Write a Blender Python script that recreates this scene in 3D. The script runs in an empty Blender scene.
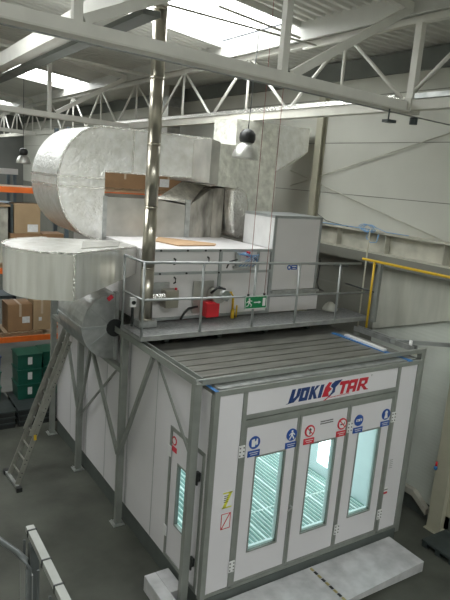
import bpy, bmesh, math, random
from mathutils import Vector as V, Matrix
random.seed(7)
S = bpy.context.scene
COL = S.collection
OFF = {}
PI = math.pi

# ------------------------------------------------------------------ materials
def mat(name, col, rough=.6, metal=0., amt=.12, scale=3., bump=0., bscale=30., detail=4., stretch=None, emit=None, es=0.):
    m = bpy.data.materials.new(name); m.use_nodes = True
    nt = m.node_tree; N = nt.nodes; L = nt.links
    b = N['Principled BSDF']
    b.inputs['Roughness'].default_value = rough
    b.inputs['Metallic'].default_value = metal
    tc = N.new('ShaderNodeTexCoord')
    src = tc.outputs['Object']
    if stretch:
        mp = N.new('ShaderNodeMapping'); mp.inputs['Scale'].default_value = stretch
        L.new(src, mp.inputs[0]); src = mp.outputs[0]
    nz = N.new('ShaderNodeTexNoise'); nz.inputs['Scale'].default_value = scale; nz.inputs['Detail'].default_value = detail
    L.new(src, nz.inputs['Vector'])
    cr = N.new('ShaderNodeValToRGB')
    lo = [max(0, c*(1-amt)) for c in col]; hi = [min(1, c*(1+amt)) for c in col]
    cr.color_ramp.elements[0].position = .3; cr.color_ramp.elements[1].position = .7
    cr.color_ramp.elements[0].color = (*lo, 1); cr.color_ramp.elements[1].color = (*hi, 1)
    L.new(nz.outputs['Fac'], cr.inputs['Fac']); L.new(cr.outputs['Color'], b.inputs['Base Color'])
    if bump:
        n2 = N.new('ShaderNodeTexNoise'); n2.inputs['Scale'].default_value = bscale; n2.inputs['Detail'].default_value = 3
        L.new(src, n2.inputs['Vector'])
        bp = N.new('ShaderNodeBump'); bp.inputs['Strength'].default_value = bump; bp.inputs['Distance'].default_value = .03
        L.new(n2.outputs['Fac'], bp.inputs['Height']); L.new(bp.outputs['Normal'], b.inputs['Normal'])
    if emit:
        b.inputs['Emission Color'].default_value = (*emit, 1); b.inputs['Emission Strength'].default_value = es
    return m

def ribbed(name, col, period=.06, axis='Z', strength=.35, rough=.6, amt=.08):
    m = mat(name, col, rough, 0, amt, 1.2)
    nt = m.node_tree; N = nt.nodes; L = nt.links; b = N['Principled BSDF']
    tc = N.new('ShaderNodeTexCoord'); w = N.new('ShaderNodeTexWave')
    w.bands_direction = axis; w.inputs['Scale'].default_value = 1/(period*3.18)
    L.new(tc.outputs['Object'], w.inputs['Vector'])
    bp = N.new('ShaderNodeBump'); bp.inputs['Strength'].default_value = strength; bp.inputs['Distance'].default_value = .012
    L.new(w.outputs['Fac'], bp.inputs['Height']); L.new(bp.outputs['Normal'], b.inputs['Normal'])
    return m

def glass(name):
    m = bpy.data.materials.new(name); m.use_nodes = True
    nt = m.node_tree; N = nt.nodes; L = nt.links; N.clear()
    o = N.new('ShaderNodeOutputMaterial'); mx = N.new('ShaderNodeMixShader')
    t = N.new('ShaderNodeBsdfTransparent'); t.inputs[0].default_value = (.90, .97, .96, 1)
    g = N.new('ShaderNodeBsdfGlossy'); g.inputs['Roughness'].default_value = .03
    mx.inputs[0].default_value = .05
    L.new(t.outputs[0], mx.inputs[1]); L.new(g.outputs[0], mx.inputs[2]); L.new(mx.outputs[0], o.inputs[0])
    return m

M = {}
M['floor'] = mat('concrete_floor', (.070, .074, .062), .6, 0, .40, 1.1, .1, 14, 10)
M['white_panel'] = mat('white_sandwich_panel', (.655, .64, .665), .45, 0, .04, .8)
M['ahu_panel'] = mat('white_lacquered_panel', (.66, .64, .64), .4, 0, .05, .8)
M['profile'] = mat('grey_steel_profile', (.25, .265, .245), .45, .25, .10, 4)
M['alu'] = mat('aluminium_profile', (.38, .40, .40), .4, .5, .08, 5)
M['galv'] = mat('galvanised_steel', (.46, .475, .47), .36, .75, .2, 7, .04, 40)
M['galv_dull'] = mat('dull_galvanised_steel', (.30, .31, .30), .5, .35, .2, 6)
M['roof_panel'] = mat('booth_roof_sheet', (.20, .198, .178), .36, .4, .28, 2.5, 0, 20, 6, (1, 5, 5))
M['plinth'] = mat('dark_grey_plinth', (.10, .115, .108), .5, .2, .15, 3)
M['foil'] = mat('crinkled_aluminium_foil', (.93, .925, .89), .29, .84, .12, 6, .85, 15, 6)
M['foil_band'] = mat('banded_aluminium_foil', (.92, .91, .86), .30, .85, .14, 3, .6, 3.2, 6, (2.6, 2.6, .25))
M['foil_wr'] = mat('wrinkled_insulation_foil', (.86, .85, .79), .42, .7, .18, 7, 1.0, 9, 6)
M['foil_soft'] = mat('matt_crinkled_foil', (.62, .60, .54), .5, .45, .25, 7, .7, 16, 6)
M['sheet_stained'] = mat('stained_duct_sheet', (.36, .345, .31), .45, .55, .6, 3.2, .05, 6, 6, (1.5, 1.5, .5))
M['foil_tape'] = mat('aluminium_tape', (.82, .81, .78), .22, .9, .1, 12, .8, 25)
M['sheet'] = mat('bare_duct_sheet', (.50, .49, .46), .38, .75, .22, 2.2, .05, 6)
M['stainless'] = mat('stainless_steel_tube', (.47, .44, .375), .28, 1, .10, 3)
M['truss'] = mat('cream_painted_steel', (.55, .54, .485), .5, 0, .07, 3)
M['truss_w'] = mat('pale_painted_steel', (.64, .63, .585), .5, 0, .06, 3)
M['wall'] = mat('white_wall_cladding', (.50, .50, .45), .65, 0, .06, .7)
M['wall_rib'] = ribbed('ribbed_wall_cladding', (.60, .63, .58), .07, 'Z', .14)
M['wall_dark'] = mat('wall_shade_and_trim', (.20, .20, .175), .6, 0, .12, .8)
M['back'] = mat('far_hall_wall', (.15, .155, .145), .7, 0, .2, .5)
M['deck'] = mat('roof_deck_sheet', (.54, .54, .50), .55, .1, .08, 1.5)
M['deck_dark'] = mat('dark_eaves_flashing', (.14, .15, .14), .6, 0, .1, 2)
M['kerb'] = mat('white_skylight_kerb', (.50, .50, .47), .5, 0, .05, 2)
M['board'] = mat('pale_wall_board', (.44, .445, .39), .65, 0, .13, 1.6, 0, 10, 5, (1, 3, .5))
M['column'] = mat('cream_column_paint', (.40, .385, .30), .55, 0, .08, 2)
M['girder'] = mat('dusty_cream_girder', (.46, .45, .385), .6, 0, .2, 3, 0, 10, 6)
M['yellow'] = mat('yellow_paint', (.70, .45, .02), .45, 0, .08, 4)
M['red'] = mat('red_paint', (.62, .02, .03), .4, 0, .1, 4)
M['black'] = mat('black_plastic', (.02, .022, .022), .45, 0, .2, 6)
M['blackish'] = mat('dark_plastic', (.035, .045, .045), .5, 0, .2, 6)
M['blue'] = mat('blue_film', (.03, .16, .42), .4, 0, .15, 8)
M['tube_blue'] = mat('pale_blue_hose', (.18, .36, .62), .4, 0, .1, 8)
M['white'] = mat('white_plastic', (.70, .70, .70), .45, 0, .05, 5)
M['guard'] = mat('grey_guard_paint', (.31, .32, .30), .55, 0, .12, 4)
M['ramp'] = mat('worn_white_ramp', (.46, .46, .47), .6, 0, .24, 3.5, .05, 30, 8)
M['sign_blue'] = mat('sign_blue', (.015, .075, .33), .45, 0, .05, 5)
M['sign_red'] = mat('sign_red', (.58, .03, .05), .45, 0, .05, 5)
M['sign_white'] = mat('sign_white', (.72, .72, .72), .45, 0, .03, 5)
M['sign_yellow'] = mat('sign_yellow', (.66, .66, .05), .45, 0, .05, 5)
M['sign_green'] = mat('sign_green', (.0, .19, .06), .4, 0, .05, 5)
M['logo_blue'] = mat('logo_blue', (.008, .035, .15), .4, 0, .05, 5)
M['logo_red'] = mat('logo_red', (.50, .012, .03), .4, 0, .05, 5)
M['ink'] = mat('black_ink', (.02, .02, .02), .5, 0, .05, 5)
M['orange'] = mat('orange_rack_beam', (.62, .13, .02), .45, 0, .12, 4)
M['rack_post'] = mat('rack_upright', (.10, .13, .15), .5, .2, .15, 4)
M['carton'] = mat('brown_cardboard', (.235, .135, .065), .75, 0, .10, 3)
M['carton_light'] = mat('tan_cardboard', (.33, .23, .13), .75, 0, .10, 3)
M['carton_tape'] = mat('parcel_tape', (.42, .33, .24), .35, 0, .1, 5)
M['paper'] = mat('white_paper_label', (.62, .62, .62), .6, 0, .1, 20)
M['wood'] = mat('pallet_wood', (.30, .215, .13), .75, 0, .25, 5, 0, 10, 6, (1, 6, 6))
M['green'] = mat('green_plastic_bin', (.008, .085, .058), .45, 0, .12, 5)
M['navy'] = mat('navy_plastic_bin', (.012, .035, .12), .45, 0, .12, 5)
M['ladder'] = mat('dull_aluminium_ladder', (.27, .27, .24), .42, .45, .12, 8)
M['grate'] = mat('white_floor_grate_bar', (.80, .84, .82), .5, 0, .04, 5)
M['pit'] = mat('pale_teal_grate_floor', (.20, .325, .295), .5, 0, .12, 2.5)
M['inner'] = mat('white_booth_interior', (.80, .85, .86), .5, 0, .03, 1)
M['booth_light'] = mat('booth_tube_light', (.9, .95, 1), .5, 0, 0, 1, emit=(.92, 1, 1), es=3.8)
M['sky'] = mat('translucent_skylight_sheet', (.9, .92, .94), .5, 0, 0, 1, emit=(.97, 1, .985), es=9.3)
M['lampglass'] = mat('spun_aluminium_shade', (.60, .60, .57), .42, .75, .05, 5)
M['dark_pipe'] = mat('dark_grey_handrail', (.09, .10, .10), .45, .3, .12, 5)
M['plastic_wrap'] = mat('cloudy_stretch_wrap', (.34, .33, .28), .35, 0, .35, 4, .4, 9)
M['cord'] = mat('thin_red_cord', (.32, .12, .10), .6, 0, .05, 5)
M['tape_hazard'] = mat('yellow_hazard_tape', (.36, .31, .13), .5, 0, .15, 8)
M['cardsheet'] = mat('flat_cardboard', (.42, .275, .155), .8, 0, .08, 3)
M['glass'] = glass('clear_door_glass')
M['deckgrate'] = mat('walkway_tread_plate', (.22, .225, .225), .5, .3, .25, 18, .4, 60)

# ------------------------------------------------------------------ mesh builder
class MB:
    def __init__(s): s.bm = bmesh.new(); s.mi = 0
    def _f(s, vs):
        try:
            f = s.bm.faces.new(vs); f.material_index = s.mi; return f
        except ValueError: return None
    def hexa(s, c):      # 8 corners: bottom 4 ccw, top 4 ccw
        v = [s.bm.verts.new(p) for p in c]
        for q in ((3,2,1,0),(4,5,6,7),(0,1,5,4),(1,2,6,5),(2,3,7,6),(3,0,4,7)): s._f([v[i] for i in q])
        return s
    def box(s, x0,x1,y0,y1,z0,z1):
        return s.hexa([(x0,y0,z0),(x1,y0,z0),(x1,y1,z0),(x0,y1,z0),(x0,y0,z1),(x1,y0,z1),(x1,y1,z1),(x0,y1,z1)])
    def bar(s, p, q, w, h=None, up=(0,0,1)):
        h = h or w; p, q = V(p), V(q); d = (q-p).normalized(); up = V(up)
        if abs(d.dot(up)) > .98: up = V((0,1,0))
        a = d.cross(up).normalized()*(w/2); b = a.cross(d).normalized()*(h/2)
        return s.hexa([p-a-b, p+a-b, q+a-b, q-a-b, p-a+b, p+a+b, q+a+b, q-a+b])
    def tube(s, pts, r, n=10, cap=True):
        pts = [V(p) for p in pts]; rings = []
        for i, p in enumerate(pts):
            d = (pts[min(i+1, len(pts)-1)] - pts[max(i-1, 0)]).normalized()
            up = V((0,0,1)) if abs(d.z) < .95 else V((0,1,0))
            a = d.cross(up).normalized(); b = a.cross(d).normalized()
            rr = r[i] if isinstance(r, (list, tuple)) else r
            rings.append([s.bm.verts.new(p + (a*math.cos(t) + b*math.sin(t))*rr) for t in [2*PI*k/n for k in range(n)]])
        for A, B in zip(rings, rings[1:]):
            for k in range(n):
                f = s._f([A[k], A[(k+1)%n], B[(k+1)%n], B[k]])
                if f: f.smooth = True
        if cap:
            s._f(rings[0][::-1]); s._f(rings[-1])
        return s
    def prism(s, pts, d, smooth=False):   # polygon pts (3d) extruded by vector d
        d = V(d); A = [s.bm.verts.new(p) for p in pts]; B = [s.bm.verts.new(V(p)+d) for p in pts]; n = len(pts)
        s._f(A[::-1]); s._f(B)
        for k in range(n):
            f = s._f([A[k], A[(k+1)%n], B[(k+1)%n], B[k]])
            if f and smooth:
                f.smooth = True
                for e in f.edges:
                    if (e.verts[0] in A) == (e.verts[1] in A): e.smooth = False
                    elif abs((V(pts[k])-V(pts[k-1])).normalized().dot((V(pts[(k+1)%n])-V(pts[k])).normalized())) < .8:
                        for e2 in A[k].link_edges:
                            if B[k] in e2.verts: e2.smooth = False
        return s
    def poly(s, pts): s._f([s.bm.verts.new(p) for p in pts]); return s
    def lathe(s, prof, c, n=20):          # prof (r,z) about vertical axis at c
        rings = [[s.bm.verts.new((c[0]+r*math.cos(2*PI*k/n), c[1]+r*math.sin(2*PI*k/n), c[2]+z)) for k in range(n)] for r, z in prof]
        for A, B in zip(rings, rings[1:]):
            for k in range(n):
                f = s._f([A[k], A[(k+1)%n], B[(k+1)%n], B[k]])
                if f: f.smooth = True
        s._f(rings[0][::-1]); s._f(rings[-1]); return s
    def holed(s, ax, lo, hi, a0, a1, z0, z1, h):  # slab normal to ax with rectangular hole h=(b0,b1,c0,c1)
        b0, b1, c0, c1 = h
        for (p, q, r, t) in ((a0,b0,z0,z1),(b1,a1,z0,z1),(b0,b1,z0,c0),(b0,b1,c1,z1)):
            if q-p < 1e-4 or t-r < 1e-4: continue
            if ax == 'y': s.box(p,q,lo,hi,r,t)
            else: s.box(lo,hi,p,q,r,t)
        return s
    def frame(s, ax, lo, hi, a0, a1, z0, z1, w):
        return s.holed(ax, lo, hi, a0, a1, z0, z1, (a0+w, a1-w, z0+w, z1-w))
    def build(s, name, mats, parent=None, bevel=0.):
        me = bpy.data.meshes.new(name)
        bmesh.ops.recalc_face_normals(s.bm, faces=s.bm.faces)
        if parent is not None: off = OFF[parent.name]
        else:
            xs = [v.co for v in s.bm.verts]
            off = V(((min(c.x for c in xs)+max(c.x for c in xs))/2, (min(c.y for c in xs)+max(c.y for c in xs))/2, min(c.z for c in xs)))
        bmesh.ops.translate(s.bm, verts=s.bm.verts, vec=-off)
        s.bm.to_mesh(me); s.bm.free()
        for m in (mats if isinstance(mats, (list, tuple)) else [mats]): me.materials.append(M[m])
        o = bpy.data.objects.new(name, me); COL.objects.link(o)
        if parent is not None: o.parent = parent
        else: o.location = off
        OFF[o.name] = off
        if bevel:
            b = o.modifiers.new('bevel', 'BEVEL'); b.width = bevel; b.segments = 2; b.limit_method = 'ANGLE'
        return o

def tag(o, label, cat, group=None):
    o['label'] = label; o['category'] = cat
    if group: o['group'] = group
    return o
def thing(name, loc, label, cat, group=None):
    o = bpy.data.objects.new(name, None); COL.objects.link(o); o.location = loc; o.empty_display_size = .1
    OFF[o.name] = V(loc); return tag(o, label, cat, group)
def struct(o): o['kind'] = 'structure'; return o
def copy_tree(o, delta=None, parent=None):
    c = o.copy(); COL.objects.link(c)
    if parent is not None: c.parent = parent
    if delta is not None: c.location = o.location + V(delta)
    for ch in list(o.children): copy_tree(ch, None, c)
    return c
def text_faces(txt, size):
    cu = bpy.data.curves.new('t', 'FONT'); cu.body = txt; cu.size = size; cu.align_x = 'CENTER'; cu.align_y = 'CENTER'
    o = bpy.data.objects.new('t', cu); COL.objects.link(o)
    dg = bpy.context.evaluated_depsgraph_get(); me = bpy.data.meshes.new_from_object(o.evaluated_get(dg))
    out = [[tuple(me.vertices[i].co) for i in p.vertices] for p in me.polygons]
    bpy.data.objects.remove(o); bpy.data.curves.remove(cu); bpy.data.meshes.remove(me)
    return out

# ------------------------------------------------------------------ hall shell
XW = 5.2
mb = MB(); mb.box(-7.5, XW+.3, -12, 31, -.2, 0); struct(mb.build('floor', 'floor'))
# right wall: upper pale cladding, lower ribbed cladding near, panels farther back with shade put into their grey
mb = MB(); mb.box(XW, XW+.25, -12, 31, 4.95, 8.65)
mb.mi = 1; mb.box(XW, XW+.25, -12, 2.2, 0, 4.95)
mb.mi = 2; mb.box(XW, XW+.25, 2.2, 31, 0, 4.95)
wr = mb.build('wall_right', ['wall', 'wall_rib', 'wall_dark']); struct(wr)
mb = MB()
for z in (5.9, 6.97, 7.9): mb.box(XW-.006, XW, -12, 31, z-.008, z+.008)
for z in (3.95, 4.55): mb.box(XW-.008, XW, 2.2, 6, z-.014, z+.014)
mb.box(XW-.008, XW, 3.2, 3.225, 3.3, 4.55)
struct(mb.build('trim_1', 'wall_dark'))
mb = MB(); mb.box(XW-.10, XW, -12, 31, 8.25, 8.62); struct(mb.build('trim_2', 'deck_dark'))
mb = MB(); mb.box(XW-.03, XW, -12, 31, 0, .28); struct(mb.build('baseboard_right', 'plinth'))
mb = MB(); mb.box(-7.5, XW, 31, 31.2, 0, 9.8); struct(mb.build('wall_back', 'back'))
mb = MB(); mb.box(-7.7, -7.5, -12, 31, 0, 9.8); struct(mb.build('wall_left', 'wall'))
mb = MB(); mb.box(-7.5, XW, -12.2, -12, 0, 9.8); struct(mb.build('wall_front', 'wall'))

# roof: low deck beside the wall, higher sloping deck with skylight strips
def deck_z(x): return 8.90 - .107*(x-3.3)
SKY = [(-8.6, -5.6), (3.15, 5.85), (14.4, 17.1), (25.4, 28.1)]  # first strip is unseen, added behind the camera for its light
mb = MB()
def corrug(x0, x1, y0, y1, zf):
    p = .22; n = max(1, round((y1-y0)/p)); p = (y1-y0)/n
    ys = []
    for k in range(n):
        a = y0+k*p; ys += [(a, 0), (a+.35*p, 0), (a+.5*p, .045), (a+.85*p, .045)]
    ys.append((y1, 0))
    A = [mb.bm.verts.new((x0, y, zf(x0)+d)) for y, d in ys]; B = [mb.bm.verts.new((x1, y, zf(x1)+d)) for y, d in ys]
    for i in range(len(ys)-1): mb._f([A[i], B[i], B[i+1], A[i+1]])
corrug(3.3, XW+.25, -12, 31, lambda x: 8.65)
prev = -12
for a, b in SKY:
    corrug(-7.6, 3.3, prev, a, deck_z); corrug(-7.6, -6.4, a, b, deck_z); prev = b
corrug(-7.6, 3.3, prev, 31, deck_z)
struct(mb.build('ceiling', 'deck'))
mb = MB(); mb.box(3.28, 3.34, -12, 31, 8.60, 8.96); struct(mb.build('trim_3', 'kerb'))
for i, (a, b) in enumerate(SKY):
    mb = MB()
    xs = (-6.4, 3.28)
    mb.hexa([(xs[0],a,deck_z(xs[0])+.10),(xs[1],a,deck_z(xs[1])+.10),(xs[1],b,deck_z(xs[1])+.10),(xs[0],b,deck_z(xs[0])+.10),
             (xs[0],a,deck_z(xs[0])+.12),(xs[1],a,deck_z(xs[1])+.12),(xs[1],b,deck_z(xs[1])+.12),(xs[0],b,deck_z(xs[0])+.12)])
    w = struct(mb.build('window_%d' % (i+1), 'sky'))
    mb = MB()
    for y in (a, b): mb.hexa([(xs[0],y-.03,deck_z(xs[0])-.06),(xs[1],y-.03,deck_z(xs[1])-.06),(xs[1],y+.03,deck_z(xs[1])-.06),(xs[0],y+.03,deck_z(xs[0])-.06),
                              (xs[0],y-.03,deck_z(xs[0])+.14),(xs[1],y-.03,deck_z(xs[1])+.14),(xs[1],y+.03,deck_z(xs[1])+.14),(xs[0],y+.03,deck_z(xs[0])+.14)])
    mb.build('window_kerb', 'kerb', w)

# ------------------------------------------------------------------ roof steelwork
def cross_truss(y, label, xr=3.5, xl=-7.4):
    t = thing('roof_truss', (0, y, 7.2), label, 'roof truss')
    cz_ = lambda x: 7.235-.027*(x-3.4)
    def slab(w, a, b):
        m = MB(); x0, x1 = xl, xr-.06
        m.hexa([(x0,y-w,cz_(x0)+a),(x1,y-w,cz_(x1)+a),(x1,y+w,cz_(x1)+a),(x0,y+w,cz_(x0)+a),(x0,y-w,cz_(x0)+b),(x1,y-w,cz_(x1)+b),(x1,y+w,cz_(x1)+b),(x0,y+w,cz_(x0)+b)]); return m
    slab(.06, .02, .16).build('bottom_chord', 'truss_w', t)
    slab(.13, 0, .02).build('flange', 'truss', t)
    zt = lambda x: deck_z(x)-.2
    m = MB(); m.bar((xl, y, deck_z(xl)-.2), (3.26, y, deck_z(3.26)-.2), .10, .12); m.build('top_chord', 'truss_w', t)
    for x in (-5.9, -3.9, -1.72, 1.02):
        m = MB(); m.bar((x, y, cz_(x)+.16), (x, y, zt(x)), .10, .10); m.build('post', 'truss_w', t)
    for a, b in (((1.2, 7.46), (3.36, 8.74)), ((-1.65, 7.56), (.96, 8.75)), ((-3.9, 7.6), (-1.8, 9.0)), ((-5.9, 7.66), (-4.0, 9.2))):
        m = MB(); m.bar((a[0], y, a[1]), (b[0], y, b[1]), .09, .11); m.build('diagonal', 'truss_w', t)
    return t
cross_truss(.55, 'pale steel roof truss crossing in front, with deep bottom beam across the whole photo top')
cross_truss(11.1, 'second pale roof truss, farther back behind the foil duct, crossing at upper left')
cross_truss(21.6, 'farthest pale roof truss, smallest, deep in the hall at upper left')

XL = 3.5
t = thing('lattice_girder', (XL, .65, 7.3), 'long cream lattice girder with zigzag bars running back from the upper right', 'lattice girder')
m = MB(); m.box(XL-.09, XL+.09, -2.3, 30, 7.27, 7.42); m.build('bottom_chord', 'truss', t)
m = MB(); m.box(XL-.06, XL+.06, -2.3, 30, 8.52, 8.62); m.build('top_chord', 'truss_w', t)
for k in range(-1, 10):
    y0 = .65+2.9*k
    for a, b in (((y0, 7.42), (y0+1.36, 8.52)), ((y0+1.54, 8.52), (y0+2.9, 7.42))):
        m = MB(); m.tube([(XL, a[0], a[1]), (XL, b[0], b[1])], .032, 8); m.build('web_bar', 'truss_w', t)
    m = MB(); m.tube([(XL, y0+1.45, 7.42), (XL, y0+1.45, 8.52)], .03, 8); m.build('web_post', 'truss_w', t)
m = MB(); m.bar((XL, .52, 7.40), (XL, .52, 8.60), .10, .12); m.build('main_post', 'truss_w', t)
m = MB(); m.box(XL-.11, XL+.11, .42, .66, 7.22, 7.44); m.build('node_plate', 'truss', t)
m = MB(); m.tube([(XL-.02, .4, 7.16), (XL-.02, .4, 7.06)], .06, 8); m.build('drain_cap', 'blackish', t)

def tray(y0, y1, label, mt):
    o = MB(); o.box(XL-.12, XL+.12, y0, y1, 7.425, 7.45); o.box(XL-.12, XL-.105, y0, y1, 7.45, 7.50); o.box(XL+.105, XL+.12, y0, y1, 7.45, 7.50)
    return tag(o.build('cable_tray', mt), label, 'cable tray')
tray(-2.2, .36, 'bright galvanised cable tray on the girder at the right edge of the photo', 'galv')
tray(.75, 13, 'foil covered cable tray on the lattice girder behind the front truss', 'foil_tape')

for x, lab in ((-.83, 'long white box section rafter running back at the upper left'),):
    m = MB()
    m.box(x-.13, x+.13, -11, 30, 8.0, 8.27)
    r_ = tag(m.build('box_rafter', 'truss_w'), lab, 'rafter')
m = MB(); m.box(-.69, -.45, 1.2, 30, 7.93, 8.0)
tag(m.build('steel_angle', 'deck_dark'), 'dark steel angle running under the long white rafter', 'steel angle')
for (x, y, z0) in ((.6, 3.0, 8.85), (2.0, 2.4, 8.75)): pass
def rod(p, q, r, name, mt, lab, cat='tie rod', grp=None):
    m = MB(); m.tube([p, q], r, 6); return tag(m.build(name, mt), lab, cat, grp)
rod((-1.2, 2.0, 8.35), (3.25, 2.6, 8.45), .018, 'tie_rod', 'truss', 'thin horizontal tie rod below the large bright skylight')
rod((1.5, 3.1, 8.82), (3.2, 3.0, 8.62), .022, 'tie_rod', 'truss', 'short slanted tie rod crossing the right corner of the large skylight')
rod((3.3, 3.0, 8.45), (3.45, .6, 8.5), .02, 'tie_rod', 'truss', 'thin tie rod under the corrugated deck near the top right')
rod((-7, .52, 7.475), (5.1, .52, 7.155), .010, 'conduit', 'galv_dull', 'thin dark conduit slung under the front roof beam', 'conduit')
rod((-.9, 9.4, 8.72), (3.47, 9.4, 8.57), .045, 'purlin', 'truss', 'cream cross purlin between the long rafter and the lattice girder, upper left', 'purlin')
# cross bracing of the right wall
rod((XW-.05, 5.3, 5.98), (XW-.05, .5, 7.25), .011, 'bracing_rod', 'girder', 'thin wall bracing rod rising to the right across the white wall', 'bracing rod')
rod((XW-.09, 5.3, 6.34), (XW-.09, .75, 5.24), .011, 'bracing_rod', 'girder', 'thin wall bracing rod falling to the right down to the girder', 'bracing rod')

# right wall steel
def column(y, x0, x1, w, label):
    t = thing('steel_column', (x0, y, 0), label, 'column')
    for xa in (x0, x1-.02):
        m = MB(); m.box(xa, xa+.02, y-w/2, y+w/2, .02, 8.2); m.build('flange', 'column', t)
    m = MB(); m.box(x0+.02, x1-.02, y-.05, y+.05, .02, 8.2); m.build('web', 'column', t)
    m = MB(); m.box(x0-.04, x1, y-w/2-.03, y+w/2+.03, 0, .02); m.build('base_plate', 'column', t)
column(4.36, 5.06, 5.19, .20, 'cream steel column on the white wall behind the tall white cabinet')
column(-.1, 4.92, 5.19, .28, 'cream steel column at the right edge beside the booth, down to the floor')
t = thing('wall_girder', (5.05, 2, 4.75), 'dusty cream horizontal steel girder with web stiffeners along the right wall', 'girder')
for z in (5.20, 4.80):
    m = MB(); m.box(4.93, 5.19, .06, 4.22, z, z+.035); m.build('flange', 'girder', t)
m = MB(); m.box(5.08, 5.105, .06, 4.22, 4.835, 5.20); m.build('web', 'girder', t)
for y in (.6, 1.95, 3.3): m = MB(); m.box(4.95, 5.08, y-.008, y+.008, 4.835, 5.20); m.build('stiffener', 'girder', t)
m = MB(); m.box(4.93, 4.945, .06, 4.22, 4.60, 4.80); m.build('hanging_plate', 'wall_dark', t)
# board with slanting bottom edge
m = MB(); m.prism([(5.14, 2.16, 3.25), (5.14, .1, 3.96), (5.14, .1, 4.78), (5.14, 2.16, 4.78)], (.05, 0, 0))
tag(m.build('wall_board', 'board'), 'stained pale board under the wall girder with slanting lower edge', 'board')
m = MB(); m.tube([(4.45, -3.0, 4.735), (4.45, 2.0, 4.735)], .024, 10); m.tube([(4.45, 1.69, 4.72), (4.45, 1.69, 3.44)], .022, 10); m.tube([(4.45, -2.9, 4.72), (4.45, -2.9, 0)], .022, 10)
tag(m.build('yellow_pipe', 'yellow'), 'yellow handrail pipe running along the right wall with one vertical leg', 'pipe')
m = MB(); m.tube([(4.76, 2.2, 5.24), (4.76, 2.2, 0)], .015, 8)
tag(m.build('thin_pipe', 'column'), 'thin cream vertical pipe standing at the right end of the walkway', 'pipe')
m = MB(); pts = []
for k in range(60):
    a = k*.45; pts.append((4.80+.004*k/6, 2.38+.17*math.cos(a)-.002*k, 5.29+.07*math.sin(a)+.01*math.sin(k*.7)))
pts += [(4.9, 1.9, 5.26), (4.95, 1.4, 5.255)]
m.tube(pts, .007, 6); m.tube([(4.85, 2.3, 5.27), (4.95, 3, 5.26), (4.96, 3.9, 5.25)], .01, 6)
m.tube([(4.83, 2.3, 5.26), (4.82, 2.33, 5.1), (4.82, 2.2, 5.02), (4.82, 2.05, 5.05), (4.82, 2.02, 5.2)], .01, 6)
tag(m.build('air_hose', 'tube_blue'), 'coiled pale blue air hose hung over the wall girder', 'hose')
m = MB(); m.tube([(4.98, 4.02, 5.42), (4.97, 3.7, 5.3), (4.95, 3.0, 5.25)], .008, 6)
tag(m.build('cable', 'dark_pipe'), 'thin cable from the tall cabinet to the wall girder', 'cable')
# low wall items on the right
m = MB(); m.box(5.06, 5.17, .55, 1.5, .34, .46)
m.hexa([(5.06,.2,.12),(5.17,.2,.12),(5.17,.55,.34),(5.06,.55,.34),(5.06,.2,.24),(5.17,.2,.24),(5.17,.55,.46),(5.06,.55,.46)])
tag(m.build('cable_trunking', 'girder'), 'cream cable trunking low on the wall behind the booth corner', 'trunking')
m = MB(); m.mi = 0; m.tube([(4.895, .02, 1.26), (4.895, .02, 1.34)], .02, 8); m.mi = 1; m.lathe([(.02, 0), (.033, .02), (.03, .06), (.015, .07)], (4.885, .02, 1.19), 10)
tag(m.build('wall_valve', ['red', 'blue']), 'small red and blue valve on the right edge column', 'valve')
t = thing('plastic_pallet', (4.66, -.55, 0), 'dark plastic pallet on the floor at the right edge by the column', 'pallet')
m = MB(); m.box(4.36, 5.0, -.95, -.3, .1, .14); m.build('top_deck', 'blackish', t)
for y in (-.9, -.62, -.35):
    m = MB(); m.box(4.38, 4.98, y-.05, y+.05, 0, .1); m.build('runner', 'blackish', t)

# ------------------------------------------------------------------ the spray booth
W, D, ZB, ZT = 4.0, 6.62, .34, 3.38
B = thing('spray_booth', (2, 3.3, 0), 'large white panel spray booth with glazed folding doors and grey frame', 'spray booth')
m = MB(); m.box(.02, W-.02, 0.0, D, 0, ZB-.01); m.build('plinth', 'plinth', B)
# walls
m = MB(); m.holed('x', 0, .05, 0.06, D, ZB, ZT-.05, (.10, 1.09, ZB, 2.47)); m.build('side_wall', 'white_panel', B)
m = MB(); m.box(W-.05, W, .06, D, ZB, ZT-.05); m.build('side_wall', 'white_panel', B)
m = MB(); m.box(.05, W-.05, D-.05, D, ZB, ZT-.05); m.build('rear_wall', 'white_panel', B)
m = MB(); m.box(.045, .053, 1.1, D-.06, ZB, 2.85); m.box(W-.058, W-.05, .1, D-.06, ZB, 2.85); m.box(.06, W-.06, D-.06, D-.052, ZB, 2.85); m.build('inner_lining', 'inner', B)
m = MB(); m.box(.05, W-.05, .06, D-.05, 2.87, 2.92); m.build('inner_ceiling', 'inner', B)
# vertical joints on the long side
m = MB()
for y in (1.6, 2.62, 3.62, 4.62, 5.62): m.box(-.004, 0, y-.006, y+.006, ZB, ZT)
m.build('panel_joint', 'alu', B)
# front fixed panels
for x0, x1 in ((.07, .46), (3.52, 3.93)):
    m = MB(); m.box(x0, x1, 0, .05, ZB+.03, 3.32); m.build('front_panel', 'white_panel', B)
m = MB(); m.box(.52, 3.46, 0, .05, 2.97, 3.32); hp = m.build('header_panel', 'white_panel', B)
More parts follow.
